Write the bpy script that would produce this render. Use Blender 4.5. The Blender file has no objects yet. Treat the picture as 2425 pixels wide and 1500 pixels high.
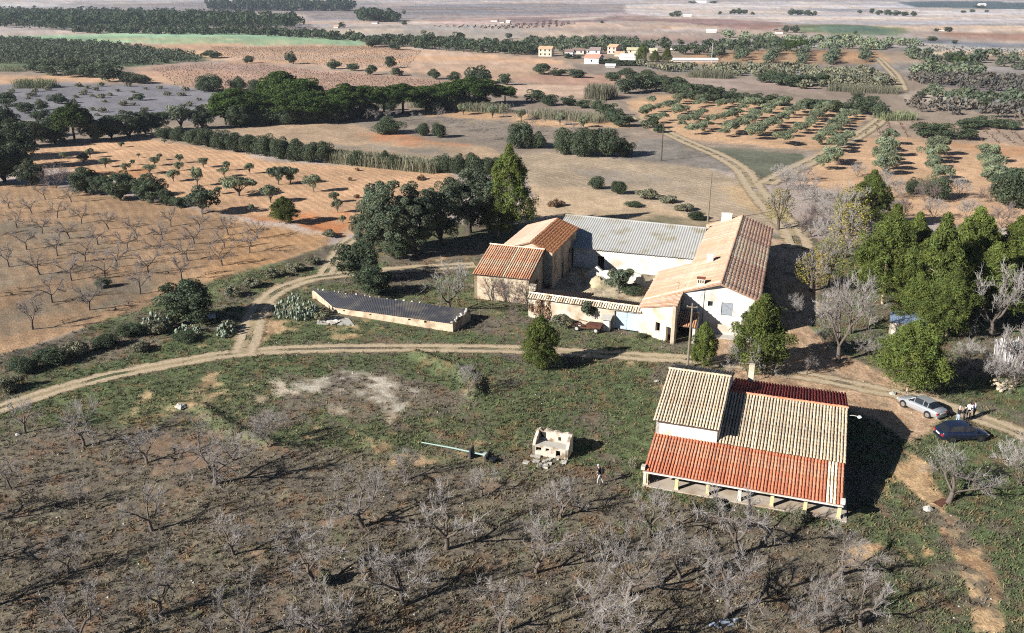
import bpy, bmesh, math, random
import numpy as np
from mathutils import Vector, Matrix

# ------------------------------------------------------------------ camera, sky, sun, exposure
F, CX, CY, CAMH = 2060.0, 1212.5, 750.0, 37.5      # measured on the 2425 x 1500 photograph
PITCH = math.atan(770.0 / F)
CP, SP = math.cos(PITCH), math.sin(PITCH)
SUN_EL, SUN_AZ = math.radians(27.0), math.radians(29.0)   # AZ: direction the shadows fall, from +x towards +y
sc = bpy.context.scene
col = sc.collection
camd = bpy.data.cameras.new('camera')
cam = bpy.data.objects.new('camera', camd)
col.objects.link(cam)
cam.location = (0, 0, CAMH)
cam.rotation_euler = (math.pi / 2 - PITCH, 0, 0)
camd.sensor_width = 36.0
camd.lens = F / 2425.0 * 36.0
camd.clip_start = 0.5
camd.clip_end = 40000
sc.camera = cam
w = bpy.data.worlds.new('World')
sc.world = w
w.use_nodes = True
wn = w.node_tree
sky = wn.nodes.new('ShaderNodeTexSky')
sky.sky_type = 'NISHITA'
sky.sun_disc = False
sky.sun_elevation = SUN_EL
sky.sun_rotation = math.radians(241)
sky.air_density = 0.5
sky.dust_density = 0.2
sky.altitude = 600
wn.links.new(sky.outputs[0], wn.nodes['Background'].inputs[0])
wn.nodes['Background'].inputs[1].default_value = 0.05
sd = bpy.data.lights.new('sun', 'SUN')
sd.energy = 5.0
sd.angle = math.radians(0.5)
sd.color = (1.0, 0.975, 0.935)
sun = bpy.data.objects.new('sun', sd)
col.objects.link(sun)
TOSUN = Vector((-math.cos(SUN_AZ) * math.cos(SUN_EL), -math.sin(SUN_AZ) * math.cos(SUN_EL), math.sin(SUN_EL)))
sun.rotation_euler = TOSUN.to_track_quat('Z', 'Y').to_euler()
sun.location = (-60, -20, 80)
sc.view_settings.view_transform = 'Standard'
sc.view_settings.look = 'None'
sc.view_settings.exposure = 1.0
sc.view_settings.gamma = 1.0
sc.cycles.max_bounces = 5
sc.cycles.diffuse_bounces = 1
sc.cycles.transparent_max_bounces = 6
sc.cycles.volume_bounces = 0
sc.cycles.filter_width = 1.1
sc.cycles.use_denoising = False
sc.cycles.use_adaptive_sampling = True
sc.cycles.adaptive_threshold = 0.02
KEXP = 1.55          # picture value of a flat white surface: sRGB targets are divided by this to give base colours

rng = np.random.default_rng(7)
random.seed(7)

# ------------------------------------------------------------------ helpers: colour, noise, projection
def lin(c):
    c = np.asarray(c, float) / 255.0
    return np.where(c <= 0.04045, c / 12.92, ((c + 0.055) / 1.055) ** 2.4)

def alb(r, g, b, k=KEXP):
    v = lin((r, g, b)) / k
    return (float(v[0]), float(v[1]), float(v[2]), 1.0)

def _hash(ix, iy, seed):
    n = (ix.astype(np.int64) * 374761393 + iy.astype(np.int64) * 668265263 + seed * 1442695041) & 0x7fffffff
    n = ((n ^ (n >> 13)) * 1274126177) & 0x7fffffff
    return ((n ^ (n >> 16)) & 0xffff) / 65535.0

def vnoise(x, y, s, seed=0):
    x = np.asarray(x, float) / s
    y = np.asarray(y, float) / s
    ix, iy = np.floor(x), np.floor(y)
    fx, fy = x - ix, y - iy
    fx = fx * fx * (3 - 2 * fx)
    fy = fy * fy * (3 - 2 * fy)
    a = _hash(ix, iy, seed); b = _hash(ix + 1, iy, seed)
    c = _hash(ix, iy + 1, seed); d = _hash(ix + 1, iy + 1, seed)
    return (a + (b - a) * fx) * (1 - fy) + (c + (d - c) * fx) * fy

def fbm(x, y, s, seed=0, o=4):
    t = 0.0; a = 0.5; tot = 0.0
    for k in range(o):
        t = t + a * vnoise(x, y, s / 2 ** k, seed + 17 * k); tot += a; a *= 0.55
    return t / tot

def sstep(a, b, x):
    t = np.clip((x - a) / (b - a), 0, 1)
    return t * t * (3 - 2 * t)

def at0(px, py, z=0.0):
    a = (px - CX) / F; b = (py - CY) / F
    d = (a, CP - b * SP, -SP - b * CP)
    t = (z - CAMH) / d[2]
    return (d[0] * t, d[1] * t)

def seg_dist(x, y, pts):
    best = np.full(np.shape(x), 1e9)
    for (x0, y0), (x1, y1) in zip(pts[:-1], pts[1:]):
        dx, dy = x1 - x0, y1 - y0
        t = np.clip(((x - x0) * dx + (y - y0) * dy) / (dx * dx + dy * dy + 1e-9), 0, 1)
        best = np.minimum(best, np.hypot(x - x0 - t * dx, y - y0 - t * dy))
    return best

# ------------------------------------------------------------------ terrain shape
TRACKS_PX = {
    'main': ([(-160, 1012), (0, 968), (100, 935), (250, 893), (430, 858), (560, 838), (700, 828), (900, 825), (1100, 826), (1240, 829), (1400, 838),
              (1560, 848), (1700, 858), (1850, 882), (1960, 900), (2080, 925), (2200, 950), (2300, 985), (2425, 1030), (2600, 1100)], 2.35),
    'branch': ([(575, 838), (590, 800), (605, 750), (640, 702), (710, 668), (800, 652), (960, 638), (1060, 632), (1125, 628)], 2.9),
    'field_link': ([(770, 652), (795, 612), (815, 580), (835, 565)], 2.4),
    'far_lane': ([(1893, 590), (1880, 556), (1850, 520), (1810, 478), (1782, 440), (1757, 402), (1705, 368), (1640, 340), (1588, 316), (1540, 290), (1505, 275)], 4.2),
    'fork_lane': ([(1812, 436), (1880, 400), (1950, 365), (2010, 330), (2072, 293), (2100, 268)], 4.2),
    'upper_lane': ([(2136, 216), (2118, 180), (2090, 150), (2075, 138)], 4.5),
}
TRACKS = {k: ([at0(*p) for p in v[0]], v[1]) for k, v in TRACKS_PX.items()}
# low earth banks: polyline in pixels, height, half width
BERMS_PX = [
    ([(420, 962), (480, 968), (540, 1012), (600, 1042), (640, 1052)], 0.55, 0.7),
    ([(985, 842), (1040, 862), (1090, 880), (1120, 905), (1125, 935)], 0.7, 0.8),
    ([(-60, 880), (60, 838), (200, 790), (330, 752), (420, 720)], 0.5, 1.3),
    ([(520, 690), (600, 655), (690, 620), (770, 590)], 0.45, 1.2),
    ([(780, 558), (700, 535), (520, 512), (440, 488)], 0.4, 1.2),
    ([(1900, 862), (1990, 850), (2060, 872)], 0.25, 0.6),
]
BERMS = [([at0(*p) for p in b[0]], b[1], b[2]) for b in BERMS_PX]

def hgt(x, y):
    x = np.asarray(x, float); y = np.asarray(y, float)
    D = np.hypot(x, y)
    far = sstep(150, 270, D) * (1 - 0.6 * sstep(800, 2000, D))
    z = far * 1.5 * (fbm(x, y, 95, 3, 2) - 0.5)
    near = 1 - sstep(140, 200, D)
    z = z + near * 0.14 * (fbm(x, y, 2.2, 11, 3) - 0.5)
    for pts, hh, ww in BERMS:
        d = seg_dist(x, y, pts)
        z = z + hh * np.exp(-(d / ww) ** 2) * (0.7 + 0.6 * vnoise(x, y, 2.5, 5))
    # keep building plots and tracks level
    flat = np.zeros_like(x)
    for bx0, bx1, by0, by1 in ((8, 34, 55, 76), (-8, 42, 90, 138), (-27, -3, 93, 107)):
        flat = np.maximum(flat, sstep(-1.5, 0.5, np.minimum(np.minimum(x - bx0, bx1 - x), np.minimum(y - by0, by1 - y))))
    return z * (1 - flat)


def at(px, py, z=0.0):
    zz = 0.0
    for _ in range(6):
        x, y = at0(px, py, zz + z)
        zz = 0.5 * zz + 0.5 * float(hgt(np.array([x]), np.array([y]))[0])
    x, y = at0(px, py, zz + z)
    return Vector((x, y, zz + z))

def zc(px, py):
    """depth along the optical axis of a ground point seen at that pixel"""
    return CAMH / ((py - CY) / F * CP + SP)

def mpp(py):
    return zc(CX, py) / F

def in_poly(x, y, poly):
    r = np.zeros(np.shape(x), bool)
    n = len(poly)
    for i in range(n):
        x0, y0 = poly[i]; x1, y1 = poly[(i + 1) % n]
        if y0 == y1:
            continue
        c = (y0 > y) != (y1 > y)
        r ^= c & (x < (x1 - x0) * (y - y0) / (y1 - y0) + x0)
    return r

# ------------------------------------------------------------------ helpers: objects and materials
def link(o, parent=None):
    col.objects.link(o)
    if parent is not None:
        o.parent = parent
    return o

def tag(o, label=None, cat=None, group=None, kind=None):
    if label: o['label'] = label
    if cat: o['category'] = cat
    if group: o['group'] = group
    if kind: o['kind'] = kind
    return o

def empty(name, loc, rz=0.0, label=None, cat=None, group=None, parent=None):
    o = bpy.data.objects.new(name, None)
    o.empty_display_size = 0.3
    o.location = loc
    o.rotation_euler = (0, 0, rz)
    link(o, parent)
    return tag(o, label, cat, group)

def np_mesh(name, v, f, cols=None, smooth=False):
    """v (N,3), f (M,3) or (M,4), cols (N,3) optional point colours"""
    me = bpy.data.meshes.new(name)
    v = np.asarray(v, np.float32); f = np.asarray(f, np.int32)
    k = f.shape[1]
    me.vertices.add(len(v)); me.vertices.foreach_set('co', v.ravel())
    me.loops.add(f.size); me.loops.foreach_set('vertex_index', f.ravel())
    me.polygons.add(len(f)); me.polygons.foreach_set('loop_start', np.arange(0, f.size, k, dtype=np.int32))
    me.update(calc_edges=True)
    if smooth:
        me.polygons.foreach_set('use_smooth', np.ones(len(f), bool))
    if cols is not None:
        a = me.color_attributes.new('Col', 'FLOAT_COLOR', 'POINT')
        c = np.ones((len(v), 4), np.float32); c[:, :3] = cols
        a.data.foreach_set('color', c.ravel())
    return me

class MB:
    """collects boxes, prisms and tubes into one mesh"""
    def __init__(s): s.v = []; s.f = []
    def add(s, vs, fs):
        n = len(s.v); s.v += [tuple(p) for p in vs]; s.f += [tuple(i + n for i in q) for q in fs]; return s
    def box(s, x0, x1, y0, y1, z0, z1):
        vs = [(x, y, z) for z in (z0, z1) for y in (y0, y1) for x in (x0, x1)]
        return s.add(vs, [(0, 2, 3, 1), (4, 5, 7, 6), (0, 1, 5, 4), (2, 6, 7, 3), (0, 4, 6, 2), (1, 3, 7, 5)])
    def hexa(s, b, t):
        """four bottom and four top points in the same order (counter-clockwise from above)"""
        return s.add(list(b) + list(t), [(3, 2, 1, 0), (4, 5, 6, 7), (0, 1, 5, 4), (1, 2, 6, 5), (2, 3, 7, 6), (3, 0, 4, 7)])
    def prism(s, poly, z0, z1):
        n = len(poly)
        vs = [(p[0], p[1], z0) for p in poly] + [(p[0], p[1], z1) for p in poly]
        return s.add(vs, [tuple(range(n - 1, -1, -1)), tuple(range(n, 2 * n))] + [(i, (i + 1) % n, n + (i + 1) % n, n + i) for i in range(n)])
    def tube(s, pts, rad, n=6, cap=True):
        pts = [Vector(p) for p in pts]
        if not hasattr(rad, '__len__'): rad = [rad] * len(pts)
        base = len(s.v); ref = None
        for i, p in enumerate(pts):
            d = (pts[min(i + 1, len(pts) - 1)] - pts[max(i - 1, 0)]).normalized()
            if ref is None:
                ref = Vector((0, 0, 1)) if abs(d.z) < 0.9 else Vector((1, 0, 0))
            a = d.cross(ref).normalized(); b = a.cross(d).normalized()
            for k in range(n):
                t = 2 * math.pi * k / n
                s.v.append(tuple(p + (a * math.cos(t) + b * math.sin(t)) * rad[i]))
        for i in range(len(pts) - 1):
            for k in range(n):
                k2 = (k + 1) % n
                s.f.append((base + i * n + k, base + i * n + k2, base + (i + 1) * n + k2, base + (i + 1) * n + k))
        if cap:
            s.f.append(tuple(base + k for k in range(n - 1, -1, -1)))
            m = base + (len(pts) - 1) * n
            s.f.append(tuple(m + k for k in range(n)))
        return s
    def lathe(s, prof, n=16, axis='z', org=(0, 0, 0)):
        base = len(s.v)
        for r, h in prof:
            for k in range(n):
                t = 2 * math.pi * k / n
                c, d = r * math.cos(t), r * math.sin(t)
                p = (c, d, h) if axis == 'z' else (c, h, d)
                s.v.append((p[0] + org[0], p[1] + org[1], p[2] + org[2]))
        for i in range(len(prof) - 1):
            for k in range(n):
                k2 = (k + 1) % n
                s.f.append((base + i * n + k, base + i * n + k2, base + (i + 1) * n + k2, base + (i + 1) * n + k))
        s.f.append(tuple(base + k for k in range(n - 1, -1, -1)))
        s.f.append(tuple(base + (len(prof) - 1) * n + k for k in range(n)))
        return s
    def rough(s, a, seed=0):
        r = random.Random(seed)
        s.v = [(x + r.uniform(-a, a), y + r.uniform(-a, a), z + r.uniform(-a, a)) for x, y, z in s.v]
        return s
    def mesh(s, name, m, smooth=False):
        me = bpy.data.meshes.new(name)
        me.from_pydata(s.v, [], s.f)
        bm = bmesh.new(); bm.from_mesh(me)
        bmesh.ops.recalc_face_normals(bm, faces=bm.faces)
        bm.to_mesh(me); bm.free()
        if smooth:
            me.polygons.foreach_set('use_smooth', np.ones(len(me.polygons), bool))
        me.materials.append(m)
        return me
    def build(s, name, m, parent=None, smooth=False):
        return link(bpy.data.objects.new(name, s.mesh(name, m, smooth)), parent)

MATS = {}
def mat(name, c, rough=0.85, var=0.25, scale=3.0, rnd=0.0, attr=False, c2=None, mix2=0.5, bump=0.0, metal=0.0, spec=0.3, trans=0.0, coat=0.0, detail=4.0, scale2=None):
    """procedural material: base colour, noise variation, optional second colour in patches, per object variation"""
    if name in MATS: return MATS[name]
    m = bpy.data.materials.new(name); m.use_nodes = True
    nt = m.node_tree; N = nt.nodes; L = nt.links
    b = N['Principled BSDF']
    b.inputs['Roughness'].default_value = rough
    b.inputs['Metallic'].default_value = metal
    b.inputs['Specular IOR Level'].default_value = spec
    if coat: b.inputs['Coat Weight'].default_value = coat
    tc = N.new('ShaderNodeTexCoord')
    no = N.new('ShaderNodeTexNoise'); no.inputs['Scale'].default_value = scale; no.inputs['Detail'].default_value = detail
    L.new(tc.outputs['Object'], no.inputs['Vector'])
    base = N.new('ShaderNodeRGB'); base.outputs[0].default_value = c
    cur = base.outputs[0]
    if c2 is not None:
        n2 = N.new('ShaderNodeTexNoise'); n2.inputs['Scale'].default_value = scale2 or scale * 0.35; n2.inputs['Detail'].default_value = 5
        L.new(tc.outputs['Object'], n2.inputs['Vector'])
        mr = N.new('ShaderNodeMapRange'); mr.inputs[1].default_value = 0.62 - 0.3 * mix2; mr.inputs[2].default_value = 0.78 - 0.3 * mix2
        L.new(n2.outputs[0], mr.inputs[0])
        mx = N.new('ShaderNodeMix'); mx.data_type = 'RGBA'
        L.new(mr.outputs[0], mx.inputs[0]); L.new(cur, mx.inputs[6]); mx.inputs[7].default_value = c2
        cur = mx.outputs[2]
    def mul(cur, sock, lo, hi):
        r = N.new('ShaderNodeMapRange'); r.inputs[3].default_value = lo; r.inputs[4].default_value = hi
        L.new(sock, r.inputs[0])
        mx = N.new('ShaderNodeMix'); mx.data_type = 'RGBA'; mx.blend_type = 'MULTIPLY'; mx.inputs[0].default_value = 1.0
        L.new(cur, mx.inputs[6]); L.new(r.outputs[0], mx.inputs[7])
        return mx.outputs[2]
    if attr:
        at_ = N.new('ShaderNodeAttribute'); at_.attribute_name = 'Col'
        mx = N.new('ShaderNodeMix'); mx.data_type = 'RGBA'; mx.blend_type = 'MULTIPLY'; mx.inputs[0].default_value = 1.0
        L.new(cur, mx.inputs[6]); L.new(at_.outputs['Color'], mx.inputs[7]); cur = mx.outputs[2]
    if var:
        cur = mul(cur, no.outputs[0], 1 - 1.6 * var, 1 + 1.6 * var)
    if rnd:
        oi = N.new('ShaderNodeObjectInfo')
        cur = mul(cur, oi.outputs['Random'], 1 - rnd, 1 + rnd)
    L.new(cur, b.inputs['Base Color'])
    if bump:
        bp = N.new('ShaderNodeBump'); bp.inputs['Strength'].default_value = bump; bp.inputs['Distance'].default_value = 0.03
        L.new(no.outputs[0], bp.inputs['Height']); L.new(bp.outputs[0], b.inputs['Normal'])
    if trans:
        tr = N.new('ShaderNodeBsdfTranslucent'); ms = N.new('ShaderNodeMixShader'); ms.inputs[0].default_value = trans
        L.new(cur, tr.inputs[0]); L.new(b.outputs[0], ms.inputs[1]); L.new(tr.outputs[0], ms.inputs[2])
        L.new(ms.outputs[0], N['Material Output'].inputs['Surface'])
    MATS[name] = m
    return m
# ------------------------------------------------------------------ ground: one sheet to the horizon, soil and crop colours by field
# (outline of the field in photograph pixels, laid out on the ground; colour; furrow weight; edge roughness)
FIELDS = [
    ([(-900, 3), (900, 3), (900, 34), (-900, 34)], (176, 165, 158), 0, 1),
    ([(180, 14), (520, 5), (760, 14), (700, 27), (230, 26)], (156, 146, 144), 0, 1),
    ([(560, 8), (730, 4), (640, 18), (560, 22)], (226, 216, 206), 0, 1),
    ([(-200, 6), (180, 6), (120, 16), (-200, 18)], (206, 196, 190), 0, 1),
    ([(700, 18), (1250, 8), (1500, 10), (1480, 30), (1100, 44), (740, 46)], (164, 151, 146), 0, 1),
    ([(1000, 48), (1480, 28), (1700, 26), (1500, 46), (1060, 60)], (196, 172, 164), 0, 1),
    ([(1200, 42), (1480, 40), (1420, 56), (1210, 60)], (160, 140, 138), 0, 1),
    ([(1300, 46), (1460, 36), (1420, 46), (1330, 50)], (216, 202, 190), 0, 1),
    ([(1480, 12), (1830, 4), (2600, 4), (2700, 58), (1900, 56), (1580, 46), (1480, 30)], (224, 208, 197), 0, 1),
    ([(1900, 20), (2080, 22), (2050, 30), (1960, 30)], (178, 170, 172), 0, 1),
    ([(2120, 4), (2700, 4), (2700, 24), (2260, 20), (2170, 18)], (88, 102, 102), 0, 1),
    ([(2350, 3), (2700, 3), (2700, 9), (2400, 7)], (222, 212, 205), 0, 1),
    ([(1400, 44), (1640, 44), (1860, 52), (1830, 73), (1620, 60)], (186, 150, 138), 0, 1),
    ([(1360, 54), (1560, 50), (1700, 62), (1500, 74), (1300, 76)], (208, 182, 162), 0, 1),
    ([(1850, 58), (2430, 60), (2700, 62), (2700, 82), (2250, 78), (2150, 66)], (226, 206, 190), 0, 1),
    ([(1886, 60), (1985, 57), (2155, 68), (2138, 86), (1990, 83), (1886, 74)], (140, 152, 118), 0, 1),
    ([(1950, 61), (2060, 63), (2120, 70), (2100, 82), (2000, 80), (1930, 71)], (112, 136, 118), 0, 1),
    ([(2242, 76), (2430, 79), (2700, 84), (2700, 98), (2425, 96), (2225, 89)], (188, 148, 128), 0, 1),
    ([(2160, 92), (2425, 103), (2700, 112), (2700, 132), (2425, 124), (2185, 106)], (142, 140, 142), 0, 1),
    ([(1350, 84), (1720, 88), (1700, 106), (1440, 110), (1360, 100)], (166, 146, 140), 0, 1),
    ([(1200, 72), (1420, 76), (1380, 92), (1180, 92)], (206, 186, 170), 0, 1),
    ([(720, 62), (1220, 60), (1260, 92), (880, 92)], (190, 180, 170), 0, 1),
    ([(-900, 128), (2800, 108), (2800, 360), (-900, 360)], (170, 152, 134), 0, 1.4),
    ([(1880, 120), (2070, 116), (2090, 135), (2120, 150), (1800, 160), (1560, 150), (1640, 130)], (196, 160, 126), 0, 1),
    ([(2160, 104), (2700, 122), (2700, 145), (2180, 128)], (218, 202, 176), 0, 1),
    ([(1500, 155), (1900, 165), (2120, 176), (2100, 192), (1600, 172)], (150, 144, 142), 0, 1.2),
    ([(2160, 182), (2800, 190), (2800, 236), (2425, 226), (2200, 206)], (140, 130, 130), 0, 1.2),
    ([(2130, 222), (2800, 236), (2800, 262), (2240, 246), (2130, 238)], (214, 196, 176), 0, 1.2),
    ([(-500, 86), (30, 84), (300, 77), (600, 79), (860, 95), (862, 109), (480, 104), (150, 101), (-500, 96)], (168, 198, 158), 0, 0.7),
    ([(200, 92), (480, 88), (700, 98), (800, 106), (400, 102)], (196, 200, 164), 0, 1.5),
    ([(480, 104), (862, 108), (1310, 138), (1360, 160), (1300, 186), (1150, 192), (960, 172), (620, 150), (430, 142), (300, 104)], (220, 184, 154), 0.25, 0.8),
    ([(300, 160), (480, 150), (620, 150), (1000, 186), (1190, 206), (1180, 216), (760, 220), (400, 207)], (202, 168, 146), 0.25, 0.8),
    ([(-500, 92), (150, 100), (290, 108), (500, 140), (300, 164), (-500, 150)], (118, 128, 96), 0, 1),
    ([(-500, 176), (240, 180), (470, 188), (400, 204), (140, 196), (-500, 214)], (206, 172, 142), 0, 1),
    ([(-500, 212), (150, 197), (400, 201), (525, 222), (525, 276), (300, 292), (-500, 268)], (146, 143, 146), 0, 1),
    ([(1190, 192), (1290, 176), (1480, 180), (1500, 200), (1300, 202)], (200, 162, 140), 0.2, 0.8),
    ([(1150, 200), (1420, 204), (1460, 232), (1180, 226)], (222, 190, 164), 0.2, 0.8),
    ([(1620, 180), (1900, 196), (1960, 222), (1780, 218), (1650, 204)], (182, 160, 146), 0, 1),
    ([(520, 300), (640, 284), (760, 288), (900, 305), (1130, 334), (1190, 366), (1180, 392), (960, 376), (700, 336)], (198, 170, 140), 0.3, 0.8),
    ([(840, 318), (960, 312), (1120, 340), (1100, 350), (900, 336)], (216, 152, 112), 0, 2),
    ([(700, 330), (900, 345), (1100, 370), (1080, 380), (800, 352)], (160, 148, 132), 0, 2),
    ([(760, 276), (1010, 262), (1260, 276), (1500, 306), (1480, 336), (1200, 352), (900, 312)], (160, 146, 130), 0, 1),
    ([(1000, 256), (1180, 262), (1500, 288), (1490, 304), (1240, 288), (1010, 270)], (220, 180, 140), 0, 1.2),
    ([(1480, 242), (1560, 226), (1900, 244), (2070, 274), (2030, 292), (1960, 350), (1830, 345), (1640, 330), (1550, 304)], (224, 184, 146), 0.15, 0.8),
    ([(1500, 330), (1600, 330), (1700, 372), (1760, 412), (1600, 392), (1490, 374)], (154, 145, 134), 0, 1.2),
    ([(1180, 366), (1290, 356), (1500, 377), (1620, 388), (1752, 420), (1830, 500), (1880, 560), (1690, 515), (1480, 470), (1258, 432)], (202, 180, 152), 0.4, 0.8),
    ([(1300, 395), (1500, 400), (1640, 430), (1560, 440), (1380, 420)], (176, 162, 146), 0, 2),
    ([(1690, 440), (1760, 432), (1820, 492), (1790, 512)], (214, 184, 144), 0.3, 1),
    ([(1640, 345), (1790, 352), (1910, 362), (1880, 392), (1812, 434), (1770, 400), (1720, 370)], (124, 126, 106), 0, 1),
    ([(2072, 282), (2200, 286), (2700, 316), (2700, 360), (2250, 332), (2030, 318)], (192, 168, 146), 0.7, 0.6),
    ([(1960, 336), (2050, 316), (2250, 332), (2700, 362), (2800, 560), (2200, 530), (1990, 452), (1880, 432)], (224, 184, 146), 0.2, 0.8),
    ([(2180, 330), (2425, 348), (2700, 368), (2700, 392), (2300, 356)], (218, 166, 124), 0, 1.5),
    ([(1840, 440), (1990, 440), (2130, 470), (2140, 580), (1930, 600), (1880, 520)], (176, 158, 140), 0, 1.5),
    ([(-500, 360), (75, 352), (330, 327), (450, 345), (700, 386), (960, 397), (1070, 406), (1090, 436), (870, 560), (720, 534), (500, 512), (440, 484), (300, 424), (130, 394), (-500, 420)], (228, 184, 144), 0.5, 0.6),
    ([(560, 498), (700, 492), (860, 500), (850, 560), (720, 536), (600, 522)], (216, 146, 98), 0, 2),
    ([(190, 396), (330, 392), (360, 420), (300, 426), (210, 412)], (214, 142, 92), 0, 2),
    ([(-600, 430), (0, 432), (120, 440), (380, 482), (520, 518), (790, 560), (765, 592), (560, 652), (380, 726), (0, 846), (-600, 1010)], (188, 154, 120), 0.45, 0.6),
    ([(-600, 500), (0, 500), (260, 540), (400, 640), (300, 730), (0, 800), (-600, 900)], (146, 132, 112), 0.35, 2.5),
    ([(520, 540), (790, 562), (765, 592), (560, 652), (460, 690), (500, 600)], (206, 162, 118), 0.5, 2),
    ([(1250, 430), (1480, 470), (1690, 512), (1760, 560), (1500, 545), (1350, 515), (1240, 540)], (216, 188, 154), 0, 1),
    ([(1470, 490), (1680, 520), (1670, 560), (1400, 516)], (120, 118, 92), 0, 1.5),
]
# near the farm: (outline, green share, bare share, colour of the bare soil)
PLOTS = [
    ([(-900, 1900), (-900, 870), (0, 846), (380, 726), (560, 652), (765, 592), (870, 562), (1260, 530), (1900, 560), (2140, 580), (3200, 640), (3200, 1900)], 0.52, 0.10, (196, 164, 128)),
    ([(-900, 1900), (-900, 1110), (0, 1040), (330, 1010), (620, 1060), (900, 1110), (1500, 1170), (2000, 1250), (2200, 1340), (2330, 1900)], 0.20, 0.10, (150, 126, 104)),
    ([(1250, 880), (1560, 880), (1530, 1060), (1500, 1140), (1180, 1050)], 0.76, 0.04, (180, 150, 110)),
    ([(140, 900), (560, 855), (1250, 850), (1150, 900), (620, 900), (440, 980), (120, 1010)], 0.72, 0.06, (196, 170, 130)),
    ([(110, 890), (360, 820), (560, 780), (600, 810), (420, 850), (130, 930)], 0.92, 0.0, (196, 170, 130)),
    ([(640, 770), (900, 770), (1240, 790), (1230, 815), (620, 818)], 0.82, 0.04, (200, 172, 130)),
    ([(2000, 1160), (2150, 1090), (2300, 1250), (2425, 1400), (2600, 1700), (2050, 1640), (2100, 1400)], 0.55, 0.28, (206, 168, 122)),
    ([(2140, 1030), (2425, 1060), (2600, 1100), (2600, 1400), (2330, 1330), (2180, 1150)], 0.70, 0.10, (200, 168, 126)),
    ([(2220, 930), (2425, 985), (2600, 1010), (2600, 940), (2300, 905)], 0.88, 0.0, (200, 168, 126)),
    ([(2160, 830), (2600, 800), (2600, 900), (2250, 900)], 0.35, 0.25, (176, 142, 110)),
    ([(2110, 1060), (2150, 1080), (2215, 1180), (2300, 1280), (2355, 1380), (2410, 1540), (2340, 1540), (2300, 1420), (2235, 1290), (2165, 1190), (2105, 1110)], 0.26, 0.66, (208, 174, 132)),
    ([(900, 600), (1130, 590), (1110, 650), (900, 660)], 0.35, 0.4, (196, 160, 124)),
    ([(1820, 560), (1940, 600), (1940, 700), (1890, 800), (1840, 800), (1800, 640)], 0.1, 0.85, (206, 176, 146)),
    ([(1700, 790), (1900, 770), (2080, 880), (2230, 950), (2190, 1000), (2130, 1050), (2010, 960), (1740, 890), (1690, 850)], 0.15, 0.78, (202, 170, 138)),
    ([(1290, 560), (1640, 600), (1560, 720), (1260, 690)], 0.12, 0.75, (208, 190, 160)),
    ([(2000, 1290), (2080, 1280), (2070, 1320), (1990, 1330)], 0.1, 0.8, (206, 172, 132)),
]
PATCHES = [   # bare pale ground on the lawn
    ([(690, 912), (745, 900), (800, 886), (870, 890), (915, 902), (990, 934), (975, 960), (925, 992), (900, 980), (885, 952), (830, 942), (780, 938), (720, 932)], (212, 200, 180)),
    ([(640, 905), (672, 903), (690, 924), (715, 932), (700, 950), (655, 940)], (212, 196, 172)),
    ([(760, 970), (800, 962), (825, 975), (815, 985), (775, 980)], (214, 198, 174)),
    ([(900, 985), (925, 985), (930, 1015), (910, 1010)], (196, 176, 150)),
    ([(600, 948), (640, 940), (640, 956), (605, 962)], (184, 166, 136)),
]

def world_poly(p):
    return [at0(min(max(x, -4000), 7000), max(y, -8)) for x, y in p]

GREENS = [np.array(c, float) for c in ((88, 106, 66), (120, 126, 86), (106, 113, 88))]
DRYS = [np.array(c, float) for c in ((150, 138, 114), (127, 117, 102), (104, 96, 89))]

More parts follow.
